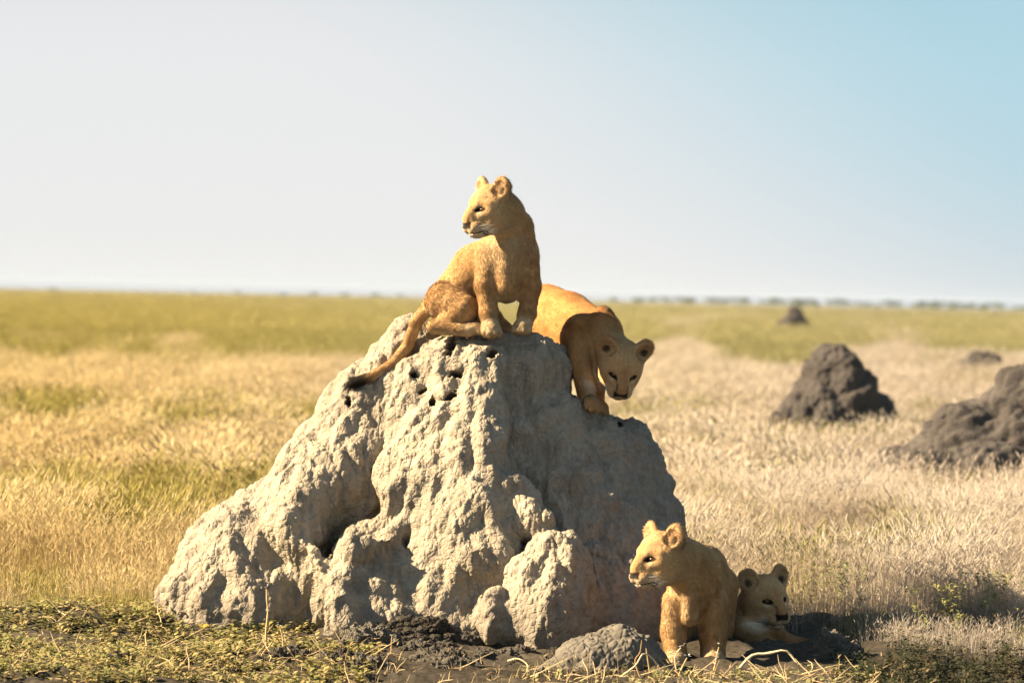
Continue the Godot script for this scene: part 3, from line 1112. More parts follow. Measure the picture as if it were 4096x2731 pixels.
func build_lions() -> void:
	var all := []
	var X := Vector3.RIGHT
	var UP := Vector3.UP
	# A: sits on the top, turned to the right, head looking away to the left
	var a := lion("lion", "young lion sitting upright on the mound's top, head turned left, tail hanging down", Vector3(-0.104, 1.344, 0.050))
	C(a, Vector3(-0.023, 1.743, 0.060), Vector3(-0.176, 1.657, -0.030), 0.112, 0.105, 0.04)
	C(a, Vector3(-0.176, 1.657, -0.030), Vector3(-0.302, 1.504, -0.100), 0.105, 0.100, 0.04)
	C(a, Vector3(-0.018, 1.720, 0.080), Vector3(-0.029, 1.579, 0.100), 0.118, 0.080, 0.04)
	C(a, Vector3(-0.023, 1.760, 0.175), Vector3(-0.024, 1.584, 0.165), 0.040, 0.036, 0.035)
	C(a, Vector3(-0.087, 1.920, 0.220), Vector3(-0.006, 1.846, 0.100), 0.064, 0.084, 0.035)
	C(a, Vector3(-0.006, 1.846, 0.100), Vector3(-0.004, 1.744, 0.070), 0.086, 0.110, 0.04)
	C(a, Vector3(-0.102, 1.723, 0.090), Vector3(-0.131, 1.577, 0.120), 0.064, 0.049, 0.018)
	C(a, Vector3(-0.127, 1.582, 0.120), Vector3(-0.110, 1.452, 0.150), 0.052, 0.043, 0.02)
	C(a, Vector3(-0.110, 1.452, 0.150), Vector3(-0.099, 1.374, 0.190), 0.042, 0.038, 0.02)
	C(a, Vector3(0.057, 1.707, 0.100), Vector3(0.083, 1.572, 0.100), 0.064, 0.046, 0.018)
	C(a, Vector3(0.083, 1.582, 0.090), Vector3(0.067, 1.451, 0.110), 0.047, 0.040, 0.02)
	C(a, Vector3(0.067, 1.451, 0.110), Vector3(0.050, 1.390, 0.140), 0.039, 0.036, 0.02)
	C(a, Vector3(-0.314, 1.499, -0.010), Vector3(-0.223, 1.468, 0.080), 0.098, 0.070, 0.014)
	C(a, Vector3(-0.232, 1.454, 0.080), Vector3(-0.352, 1.391, 0.080), 0.058, 0.028, 0.012)
	C(a, Vector3(-0.370, 1.381, 0.090), Vector3(-0.206, 1.366, 0.140), 0.033, 0.028, 0.008)
	C(a, Vector3(-0.274, 1.480, -0.150), Vector3(-0.106, 1.423, -0.050), 0.09, 0.055, 0.03)
	C(a, Vector3(-0.106, 1.423, -0.050), Vector3(-0.020, 1.364, -0.020), 0.045, 0.035, 0.02)
	C(a, Vector3(-0.382, 1.492, -0.100), Vector3(-0.453, 1.397, -0.020), 0.036, 0.029, 0.03)
	C(a, Vector3(-0.453, 1.397, -0.020), Vector3(-0.490, 1.287, -0.065), 0.029, 0.027, 0.01)
	C(a, Vector3(-0.490, 1.287, -0.065), Vector3(-0.556, 1.201, 0.025), 0.027, 0.025, 0.01)
	C(a, Vector3(-0.556, 1.201, 0.025), Vector3(-0.655, 1.141, 0.075), 0.025, 0.021, 0.01)
	C(a, Vector3(-0.655, 1.141, 0.075), Vector3(-0.734, 1.111, 0.075), 0.021, 0.024, 0.01)
	a.tail = [Vector3(-0.734, 1.111, 0.075)]
	a.bib = Vector3(-0.064, 1.741, 0.200)
	a.spots = 1.55
	paw(a, Vector3(-0.098, 1.339, 0.200), Vector3(0.1, 0, 1), UP, 1.15)
	paw(a, Vector3(0.046, 1.353, 0.140), Vector3(-0.15, 0, 1), UP, 1.1)
	paw(a, Vector3(-0.173, 1.348, 0.130), Vector3(1, 0, 0.3), UP, 0.95)
	head(a, Vector3(-0.110, 1.931, 0.250), -58, 17, 0)
	all.append(a)
	# B: climbs down on the right behind A, head lowered towards the camera
	var b := lion("lion", "young lion climbing down the mound's right side, head lowered, mostly in shade", Vector3(0.306, 0.994, -0.180))
	C(b, Vector3(0.379, 1.347, -0.180), Vector3(0.258, 1.409, -0.400), 0.130, 0.138, 0.04)
	C(b, Vector3(0.258, 1.409, -0.400), Vector3(0.163, 1.459, -0.600), 0.138, 0.130, 0.04)
	C(b, Vector3(0.379, 1.319, -0.140), Vector3(0.306, 1.334, -0.330), 0.115, 0.110, 0.04)
	C(b, Vector3(0.420, 1.386, -0.140), Vector3(0.369, 1.352, -0.160), 0.082, 0.10, 0.03)
	C(b, Vector3(0.484, 1.257, 0.020), Vector3(0.434, 1.354, -0.100), 0.066, 0.088, 0.04)
	C(b, Vector3(0.428, 1.443, -0.140), Vector3(0.395, 1.377, -0.080), 0.050, 0.06, 0.02)
	C(b, Vector3(0.325, 1.375, -0.110), Vector3(0.322, 1.225, -0.030), 0.080, 0.054, 0.016)
	C(b, Vector3(0.322, 1.225, -0.040), Vector3(0.357, 1.086, 0.010), 0.054, 0.044, 0.02)
	C(b, Vector3(0.357, 1.086, 0.010), Vector3(0.367, 1.030, 0.040), 0.042, 0.040, 0.02)
	C(b, Vector3(0.426, 1.306, -0.100), Vector3(0.408, 1.179, -0.060), 0.065, 0.042, 0.03)
	C(b, Vector3(0.408, 1.179, -0.060), Vector3(0.401, 1.057, -0.030), 0.042, 0.038, 0.02)
	C(b, Vector3(0.157, 1.435, -0.520), Vector3(0.120, 1.339, -0.410), 0.105, 0.060, 0.012)
	C(b, Vector3(0.120, 1.338, -0.440), Vector3(0.161, 1.271, -0.500), 0.050, 0.034, 0.02)
	C(b, Vector3(0.161, 1.271, -0.500), Vector3(0.181, 1.214, -0.440), 0.034, 0.034, 0.02)
	b.bib = Vector3(0.390, 1.284, 0.040)
	b.spots = 1.0
	paw(b, Vector3(0.371, 1.011, 0.090), Vector3(0.3, -0.25, 1), Vector3(0.35, 1, 0.25), 1.1)
	paw(b, Vector3(0.412, 0.990, -0.060), Vector3(0.4, -0.25, 1), Vector3(0.35, 1, 0.25), 1.0)
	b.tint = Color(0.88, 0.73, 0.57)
	head(b, Vector3(0.515, 1.219, 0.050), 2, 50, -9, 1.0)
	all.append(b)
	# C: stands at the foot on the right, chest towards the camera, looking left
	var c := lion("lion", "young lion standing at the mound's right foot, head in profile to the left", Vector3(0.809, -0.050, 1.250))
	C(c, Vector3(0.827, 0.281, 1.100), Vector3(0.868, 0.289, 0.920), 0.112, 0.115, 0.04)
	C(c, Vector3(0.868, 0.289, 0.920), Vector3(0.871, 0.273, 0.620), 0.118, 0.125, 0.04)
	C(c, Vector3(0.831, 0.262, 1.130), Vector3(0.814, 0.175, 1.140), 0.112, 0.062, 0.04)
	C(c, Vector3(0.863, 0.353, 1.060), Vector3(0.892, 0.235, 1.060), 0.095, 0.080, 0.04)
	C(c, Vector3(0.803, 0.287, 1.235), Vector3(0.797, 0.157, 1.235), 0.040, 0.036, 0.035)
	C(c, Vector3(0.698, 0.413, 1.370), Vector3(0.811, 0.324, 1.150), 0.070, 0.098, 0.04)
	C(c, Vector3(0.733, 0.450, 1.340), Vector3(0.853, 0.345, 1.080), 0.070, 0.104, 0.04)
	C(c, Vector3(0.743, 0.218, 1.150), Vector3(0.732, 0.088, 1.170), 0.064, 0.056, 0.018)
	C(c, Vector3(0.732, 0.088, 1.170), Vector3(0.736, 0.005, 1.210), 0.056, 0.046, 0.02)
	C(c, Vector3(0.736, 0.005, 1.210), Vector3(0.739, -0.041, 1.260), 0.044, 0.042, 0.02)
	C(c, Vector3(0.897, 0.211, 1.140), Vector3(0.903, 0.081, 1.150), 0.074, 0.062, 0.018)
	C(c, Vector3(0.904, 0.080, 1.140), Vector3(0.904, -0.004, 1.170), 0.060, 0.050, 0.02)
	C(c, Vector3(0.904, -0.004, 1.170), Vector3(0.903, -0.048, 1.210), 0.048, 0.044, 0.02)
	C(c, Vector3(0.807, 0.243, 0.660), Vector3(0.804, 0.059, 0.620), 0.085, 0.05, 0.03)
	C(c, Vector3(0.804, 0.059, 0.620), Vector3(0.807, -0.056, 0.600), 0.045, 0.038, 0.03)
	C(c, Vector3(0.960, 0.246, 0.660), Vector3(0.975, 0.062, 0.620), 0.085, 0.05, 0.03)
	C(c, Vector3(0.975, 0.062, 0.620), Vector3(0.979, -0.053, 0.600), 0.045, 0.038, 0.03)
	c.bib = Vector3(0.714, 0.211, 1.320)
	c.spots = 0.30
	paw(c, Vector3(0.738, -0.059, 1.300), Vector3(-0.15, 0, 1), UP, 1.15)
	paw(c, Vector3(0.902, -0.067, 1.230), Vector3(0.0, 0, 1), UP, 1.15)
	head(c, Vector3(0.655, 0.424, 1.420), -57, 13, 0, 1.0)
	all.append(c)
	# D: lies in the shade behind C
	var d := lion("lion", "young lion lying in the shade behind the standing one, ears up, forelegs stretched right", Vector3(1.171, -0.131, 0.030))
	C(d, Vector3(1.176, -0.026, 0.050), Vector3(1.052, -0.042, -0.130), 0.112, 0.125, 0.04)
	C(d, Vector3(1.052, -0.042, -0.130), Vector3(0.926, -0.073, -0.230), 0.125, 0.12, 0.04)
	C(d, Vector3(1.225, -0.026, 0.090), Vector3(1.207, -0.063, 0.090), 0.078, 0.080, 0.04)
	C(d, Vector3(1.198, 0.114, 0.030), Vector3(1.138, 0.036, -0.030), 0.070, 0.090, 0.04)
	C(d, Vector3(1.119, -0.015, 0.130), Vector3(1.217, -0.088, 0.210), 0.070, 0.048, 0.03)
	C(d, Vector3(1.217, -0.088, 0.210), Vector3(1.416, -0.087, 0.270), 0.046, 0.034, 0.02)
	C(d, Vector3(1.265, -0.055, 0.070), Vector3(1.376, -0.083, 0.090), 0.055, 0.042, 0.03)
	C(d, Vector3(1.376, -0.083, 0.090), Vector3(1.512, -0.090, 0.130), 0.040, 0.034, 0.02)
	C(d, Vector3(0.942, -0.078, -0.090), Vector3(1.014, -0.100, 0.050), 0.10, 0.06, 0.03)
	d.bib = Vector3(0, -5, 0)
	d.tint = Color(0.78, 0.76, 0.74)  # coat colour darkened to deepen the shade this lion lies in
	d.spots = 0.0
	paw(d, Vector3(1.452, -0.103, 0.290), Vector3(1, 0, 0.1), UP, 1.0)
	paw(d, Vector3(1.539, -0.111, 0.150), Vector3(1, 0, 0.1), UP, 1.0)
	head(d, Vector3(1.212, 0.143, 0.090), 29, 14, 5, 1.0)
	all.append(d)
	var jobs := []
	for l in all:
		jobs.append(WorkerThreadPool.add_task(func(): shape_lion(l)))
	for j in jobs:
		WorkerThreadPool.wait_for_task_completion(j)
	for l in all:
		finish_lion(l, 130000)



# ---------------------------------------------------------------- clods and rubble
func clod(called: String, at: Vector3, size: Vector3, turn: float, mesh: Mesh, label: String, group := "") -> void:
	var o := part(called, mesh, mats.earth, self)
	o.position = at
	o.scale = size
	o.rotation.y = turn
	tag(o, label, "boulder" if called == "boulder" else "clod", group)


func build_clods() -> void:
	var earth: StandardMaterial3D = mats.clay.duplicate()
	earth.resource_name = "earth"
	earth.uv1_scale = Vector3(0.35, 0.35, 0.35)
	earth.heightmap_scale = 1.0
	mats.earth = earth
	var grey := Color(0.185, 0.165, 0.138)
	var dark := Color(0.120, 0.105, 0.085)
	var block := [[Vector3(-0.45, -0.5, 0), Vector3(0.45, -0.45, 0), 0.55, 0.6], [Vector3(-0.25, -0.1, 0), Vector3(0.25, 0.05, -0.05), 0.55, 0.62], [Vector3(0.1, -0.5, 0.45), Vector3(0.0, -0.3, 0.3), 0.5, 0.4]]
	var big := stone_mesh(1.1, 5, 0.17, Color(0.165, 0.148, 0.125), 0.14, block)
	clod("boulder", Vector3(0.411, -0.097, 1.600), Vector3(0.345, 0.375, 0.32), 0.15, big, "large rounded grey boulder of hardened earth in front of the standing lion")
	var shapes := []
	for i in 5:
		shapes.append(stone_mesh(20.0 + i * 3.3, 3, 0.9, dark if i % 2 else grey, 0.45))
	var rows := [
		[Vector3(-0.608, -0.050, 1.158), Vector3(0.105, 0.095, 0.09), 0, "craggy grey clod standing in the soil before the mound's foot"],
		[Vector3(-0.913, -0.000, 0.384), Vector3(0.050, 0.055, 0.05), 1, "rounded brown clod at the end of the mound's front ridge"],
		[Vector3(-2.025, 0.000, 0.339), Vector3(0.065, 0.055, 0.05), 1, "dark clod in the grass at the far left"],
		[Vector3(1.458, -0.055, 0.993), Vector3(0.085, 0.090, 0.07), 2, "grey clod with one sunlit side beside the lying lion's paws"],
		[Vector3(-0.552, -0.060, 1.881), Vector3(0.10, 0.06, 0.07), 2, "low flat clod at the bottom edge in front of the craggy clod"],
		[Vector3(-0.910, -0.050, 1.737), Vector3(0.085, 0.06, 0.06), 3, "dark clod half sunk among the weeds on the left"],
		[Vector3(-0.162, -0.020, 0.623), Vector3(0.085, 0.065, 0.06), 4, "broad lump of grey earth under the mound's middle foot"],
		[Vector3(0.060, -0.020, 0.712), Vector3(0.040, 0.038, 0.035), 0, "small pale clod against the buttress foot"],
		[Vector3(-0.249, -0.060, 1.862), Vector3(0.08, 0.05, 0.06), 4, "flat clod at the bottom edge among the straws"],
		[Vector3(-0.720, -0.060, 1.987), Vector3(0.07, 0.05, 0.05), 1, "dark clod at the bottom edge left of the craggy clod"],
		[Vector3(-1.591, -0.050, 1.868), Vector3(0.055, 0.05, 0.05), 3, "small dark clod among the weeds at the lower left"],
		[Vector3(-0.367, 0.000, 0.548), Vector3(0.055, 0.055, 0.05), 2, "rounded clod on the rubble under the mound's hollow"],
		[Vector3(-0.465, -0.000, 0.476), Vector3(0.055, 0.070, 0.05), 4, "tall clod on the left of the rubble under the mound's hollow"],
	]
	for r in rows:
		clod("clod", r[0], r[1] * 1.2, r[0].x * 9.0, shapes[r[2]], r[3])
	var r := RandomNumberGenerator.new()
	r.seed = 55
	var crumbs := []
	var tints := PackedColorArray()
	var made := 0
	while made < 9000:
		var x := r.randf_range(-1.0, 0.65)
		var z := r.randf_range(0.72, 2.1)
		var near := exp(-pow((x + 0.30) / 0.45, 2.0)) * smoothstep(1.9, 0.8, z)
		if r.randf() > 0.30 + near:
			continue
		var s := 0.006 + 0.014 * pow(r.randf(), 2.5) + 0.008 * near * r.randf()
		var heap := 0.13 * exp(-pow((x + 0.42) / 0.20, 2.0) - pow((z - 0.84) / 0.14, 2.0))
		var p := Vector3(x, ground_height(x, z) + heap * r.randf() + s * 0.3, z)
		made += 1
		if made <= 150:
			s = 0.020 + 0.034 * pow(r.randf(), 1.8)
			p.y = ground_height(x, z) + heap * r.randf() + s * 0.3
			clod("clod", p, Vector3(s * r.randf_range(0.9, 1.4), s * r.randf_range(0.7, 1.0), s), r.randf() * TAU, shapes[made % 5], "small crumbled clod of grey earth on the bare soil before the mound", "small clods before the mound")
			continue
		crumbs.append(Transform3D(Basis.from_euler(Vector3(r.randf(), r.randf() * 6.0, r.randf())).scaled(Vector3(s * r.randf_range(0.8, 1.4), s * 0.8, s)), p))
		var t := r.randf_range(0.75, 1.15)
		tints.append(Color(t, t, t))
	tag(many("rubble", stone_mesh(41.0, 1, 1.0, grey, 0.4), mats.earth, crumbs, tints), "loose crumbs of grey earth spread over the bare soil", "rubble", "", "stuff")


# ---------------------------------------------------------------- grass
# A tuft of n bent blades and m seed-headed stalks within radius rad.
func tuft(s: int, n: int, m: int, rad: float, height: float, width: float, green := false, lean := 0.25) -> ArrayMesh:
	var r := RandomNumberGenerator.new()
	r.seed = s
	var st := SurfaceTool.new()
	st.begin(Mesh.PRIMITIVE_TRIANGLES)
	for k in n + m:
		var a := r.randf() * TAU
		var foot := Vector3(cos(a), 0, sin(a)) * rad * sqrt(r.randf())
		foot.y = -0.03 * height
		var seed_head := k >= n
		var h := height * (r.randf_range(0.30, 0.95) if not seed_head else r.randf_range(0.65, 1.25))
		var out := Vector3(cos(a) * 0.55 + lean, 0, sin(a) * 0.55) * r.randf_range(0.1, 1.0) * h * (0.50 if not seed_head else 0.38)
		var face := r.randf() * TAU
		var side := Vector3(cos(face), 0, sin(face)) * width * (0.5 if not seed_head else 0.28)
		var c := Color(1, 1, 1) * r.randf_range(0.75, 1.1)
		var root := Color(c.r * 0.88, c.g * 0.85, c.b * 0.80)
		var steps := 3
		var last := foot
		var nrm := (side.cross(Vector3.UP).normalized() + Vector3(0, 0.6, 0)).normalized()
		for i in steps:
			var t0 := float(i) / steps
			var t1 := float(i + 1) / steps
			var p0 := foot + Vector3(0, h * (t0 - 0.18 * t0 * t0), 0) + out * t0 * t0
			var p1 := foot + Vector3(0, h * (t1 - 0.18 * t1 * t1), 0) + out * t1 * t1
			var w0 := side * (1.0 - t0 * 0.8)
			var w1 := side * (1.0 - t1 * 0.8) if i < steps - 1 or seed_head else Vector3.ZERO
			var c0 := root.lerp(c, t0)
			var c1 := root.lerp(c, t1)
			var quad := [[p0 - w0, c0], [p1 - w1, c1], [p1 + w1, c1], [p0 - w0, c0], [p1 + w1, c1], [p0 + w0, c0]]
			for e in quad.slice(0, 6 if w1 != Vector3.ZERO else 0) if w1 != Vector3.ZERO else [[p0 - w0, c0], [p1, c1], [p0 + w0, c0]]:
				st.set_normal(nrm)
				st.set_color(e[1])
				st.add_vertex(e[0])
			last = p1
		if seed_head:
			var axis := (Vector3(0, 0.75, 0) + out.normalized() * r.randf_range(0.3, 0.9)).normalized()
			var length := height * r.randf_range(0.13, 0.24)
			var rr := width * r.randf_range(0.55, 1.0)
			var u := axis.cross(Vector3(0.2, 0.1, 1)).normalized() * rr
			var w := axis.cross(u).normalized() * rr
			var hc := Color(1.12, 1.06, 1.02) * r.randf_range(0.9, 1.12)
			hc.a = 1.0
			var mid := last + axis * length * 0.4
			var tip := last + axis * length
			var ring := [u, w, -u, -w]
			for i in 4:
				var p: Vector3 = mid + ring[i]
				var q: Vector3 = mid + ring[(i + 1) % 4]
				var nn: Vector3 = (ring[i] + ring[(i + 1) % 4]).normalized()
				for e in [last, p, q, p, tip, q]:
					st.set_normal(nn)
					st.set_color(hc)
					st.add_vertex(e)
	return st.commit()


func open_ground(x: float, z: float, r: RandomNumberGenerator) -> bool:
	z += 0.9 * r.randf() * r.randf()
	var e := pow((x + 0.28) / 1.42, 2.0) + pow((z - 0.05) / 1.0, 2.0)
	if e < 1.0:
		return false
	if x > -1.2 and x < 0.85 and z > -0.1:
		return false
	if x <= -1.2:
		return z < 0.30 + 0.35 * noise_g.get_noise_2d(x * 3.0, 1.0)
	if x < 1.55:
		return z < -0.15
	return z < 1.15 * smoothstep(1.5, 1.8, x) - 0.1 + 0.2 * noise_g.get_noise_2d(x * 3.0, 5.0)


func build_grass() -> void:
	var r := RandomNumberGenerator.new()
	r.seed = 77
	var dry := [tuft(1, 10, 8, 0.09, 0.34, 0.0030), tuft(2, 13, 7, 0.10, 0.28, 0.0030), tuft(3, 9, 9, 0.10, 0.38, 0.0030)]
	var green := [tuft(4, 18, 0, 0.10, 0.26, 0.0046), tuft(5, 15, 3, 0.10, 0.31, 0.0044)]
	var dry_mid := [tuft(6, 24, 14, 0.20, 0.36, 0.0062), tuft(7, 20, 18, 0.20, 0.38, 0.0062)]
	var green_mid := [tuft(8, 34, 0, 0.22, 0.32, 0.009), tuft(9, 30, 4, 0.22, 0.36, 0.0085)]
	var far := [tuft(10, 40, 14, 0.75, 0.42, 0.020), tuft(11, 46, 8, 0.80, 0.45, 0.022)]
	var rim := [tuft(12, 44, 0, 3.8, 0.55, 0.16), tuft(13, 44, 0, 3.6, 0.65, 0.17)]
	var kinds := [dry[0], dry[1], dry[2], green[0], green[1], dry_mid[0], dry_mid[1], green_mid[0], green_mid[1], far[0], far[1], rim[0], rim[1]]
	var called := ["dry_grass", "dry_grass", "dry_grass", "green_grass", "green_grass", "dry_grass", "dry_grass", "green_grass", "green_grass", "plain_grass", "plain_grass", "horizon_grass", "horizon_grass"]
	var where := []
	var tint := []
	for k in kinds:
		where.append([])
		tint.append(PackedColorArray())
	var zones := [[14.9, 24.0, 58000, 0], [24.0, 46.0, 66000, 1], [46.0, 115.0, 80000, 2], [115.0, 420.0, 80000, 3], [420.0, 2400.0, 46000, 4]]
	for zone in zones:
		for k in zone[2]:
			var d := sqrt(lerpf(zone[0] * zone[0], zone[1] * zone[1], r.randf()))
			var x := r.randf_range(-1.0, 1.0) * (0.195 * d + 0.4)
			var z := 16.0 - d
			if zone[3] == 0 and not open_ground(x, z, r):
				continue
			var g := greenness(x, z)
			var is_green := r.randf() < smoothstep(0.25, 0.62, g)
			var n := noise_g.get_noise_2d(x * 0.6 + 70.0, z * 0.35)
			# thin spots where the soil shows between the tufts
			if zone[3] <= 1 and r.randf() < smoothstep(0.08, 0.40, n) * 0.75:
				continue
			var c: Color
			if is_green:
				c = Color(0.23, 0.225, 0.08).lerp(Color(0.36, 0.32, 0.155), r.randf())
			else:
				c = Color(0.53, 0.465, 0.365).lerp(Color(0.42, 0.345, 0.245), clampf(0.40 + n * 1.9 + r.randf_range(-0.35, 0.35), 0.0, 1.25))
			if zone[3] >= 3:
				c = c.lerp(Color(0.335, 0.305, 0.14), clampf(g * 0.9, 0.0, 0.85))
			# warm glow from the left put into the colour: yellower left, greyer right
			c = c.lerp(Color(c.r * 1.10, c.g * 1.02, c.b * 0.72), smoothstep(0.02, -0.13, x / d))
			c = c.lerp(Color(c.r * 0.88, c.g * 0.89, c.b * 0.98), smoothstep(0.01, 0.11, x / d))
			var i := 0
			match zone[3]:
				0: i = (3 + r.randi() % 2) if is_green else r.randi() % 3
				1: i = (3 + r.randi() % 2) if is_green and r.randf() < 0.5 else ((7 + r.randi() % 2) if is_green else (r.randi() % 3 if r.randf() < 0.4 else 5 + r.randi() % 2))
				2: i = (7 + r.randi() % 2) if is_green else 5 + r.randi() % 2
				3: i = 9 + r.randi() % 2
				4: i = 11 + r.randi() % 2
			var s := (r.randf_range(0.6, 1.1) + (0.22 if r.randf() < 0.05 else 0.0)) * (0.8 + 0.35 * clampf(0.5 - n, 0.0, 1.0))
			if zone[3] == 0:
				s *= 0.40 + 0.60 * smoothstep(0.5, -1.3, z)
			where[i].append(Transform3D(Basis(Vector3.UP, r.randf_range(-1.6, 1.6)).scaled(Vector3(s * 1.1, s, s * 1.1)), Vector3(x, ground_height(x, z), z)))
			tint[i].append(c)
	for i in kinds.size():
		var o := many(called[i], kinds[i], mats.grass, where[i], tint[i])
		tag(o, ["pale dry seeding grass covering the plain", "green and yellow-green grass in patches on the plain", "yellow-green grass far out on the plain", "grass along the skyline"][["dry_grass", "green_grass", "plain_grass", "horizon_grass"].find(called[i])], "grass", "", "stuff")


# ---------------------------------------------------------------- foreground weeds, straw and stems
func sprig(s: int, n: int, size: float, wide: float) -> ArrayMesh:
	var r := RandomNumberGenerator.new()
	r.seed = s
	var st := SurfaceTool.new()
	st.begin(Mesh.PRIMITIVE_TRIANGLES)
	for k in n:
		var a := r.randf() * TAU
		var up := r.randf_range(0.1, 1.0)
		var d := Vector3(cos(a), up, sin(a)).normalized()
		var p := Vector3(0, size * r.randf_range(0.0, 1.2), 0) + Vector3(d.x, 0, d.z) * size * 0.2
		var side := d.cross(Vector3.UP).normalized() * size * wide
		var l := size * r.randf_range(0.5, 1.0)
		var tip := p + d * l - Vector3(0, l * 0.2, 0)
		var mid := p + d * l * 0.5
		var nn := side.cross(d).normalized()
		if nn.y < 0.0:
			nn = -nn
		var c := Color(1, 1, 1) * r.randf_range(0.7, 1.2)
		c.a = 1.0
		for e in [p, mid - side, mid + side, mid - side, tip, mid + side]:
			st.set_normal((nn + Vector3(0, 0.3, 0)).normalized())
			st.set_color(c)
			st.add_vertex(e)
	return st.commit()


func straw_mesh(s: int) -> ArrayMesh:
	var r := RandomNumberGenerator.new()
	r.seed = s
	var st := SurfaceTool.new()
	st.begin(Mesh.PRIMITIVE_TRIANGLES)
	var pts := []
	var p := Vector3(-0.5, 0, 0)
	var dir := Vector3(1, r.randf_range(0.0, 0.5), 0).normalized()
	for i in 5:
		pts.append(p)
		p += dir * 0.25
		dir = (dir + Vector3(r.randf_range(-0.1, 0.1), r.randf_range(-0.45, 0.25), r.randf_range(-0.35, 0.35))).normalized()
	tube(st, pts, [0.016, 0.015, 0.014, 0.011, 0.006], 4, Color.WHITE)
	st.generate_normals()
	return st.commit()


func stem(label: String, pts: Array, thick: float, c: Color, buds := 0) -> void:
	var st := SurfaceTool.new()
	st.begin(Mesh.PRIMITIVE_TRIANGLES)
	# round the corners with a curve through the points
	var curve := Curve3D.new()
	for i in pts.size():
		var t: Vector3 = (pts[mini(i + 1, pts.size() - 1)] - pts[maxi(i - 1, 0)]) * 0.17
		curve.add_point(pts[i], -t, t)
	curve.bake_interval = 0.01
	var line := []
	var radii := []
	var n := 14
	for i in n:
		line.append(curve.sample_baked(curve.get_baked_length() * i / (n - 1.0)) - pts[0])
		radii.append(thick * lerpf(1.0, 0.6, i / (n - 1.0)) * (1.25 if i % 4 == 3 else 1.0))
	tube(st, line, radii, 6, c)
	st.generate_normals()
	var root := thing("dry_stem", pts[0], label, "stem")
	part("stalk", st.commit(), mats.straw, root)
	var r := RandomNumberGenerator.new()
	r.seed = int(pts[0].x * 1000.0) + 5000
	for k in buds:
		var b := part("leaf", sprig(60 + k, 4, 0.018, 0.22), mats.leaf, root)
		b.position = line[int(lerpf(4, n - 1, float(k) / maxf(buds - 1, 1)))]
		b.rotation.y = r.randf() * TAU


func scatter(called: String, label: String, category: String, meshes: Array, material: Material, n: int, spot: Callable, flat := false) -> void:
	var r := RandomNumberGenerator.new()
	r.seed = hash(called) % 1000 + n
	var where := []
	var tint := []
	for m in meshes:
		where.append([])
		tint.append(PackedColorArray())
	for k in n:
		var at: Array = spot.call(r)
		if at.is_empty():
			continue
		var i := r.randi() % meshes.size()
		var b := Basis(Vector3.UP, r.randf() * TAU)
		if flat:
			b = b * Basis(Vector3.BACK, r.randf_range(-0.15, 0.5) * at[2])
		var p: Vector3 = at[0]
		where[i].append(Transform3D(b.scaled(Vector3.ONE * at[1]), p))
		tint[i].append(at[3])
	for i in meshes.size():
		if where[i].size():
			tag(many(called, meshes[i], material, where[i], tint[i]), label, category, "", "stuff")


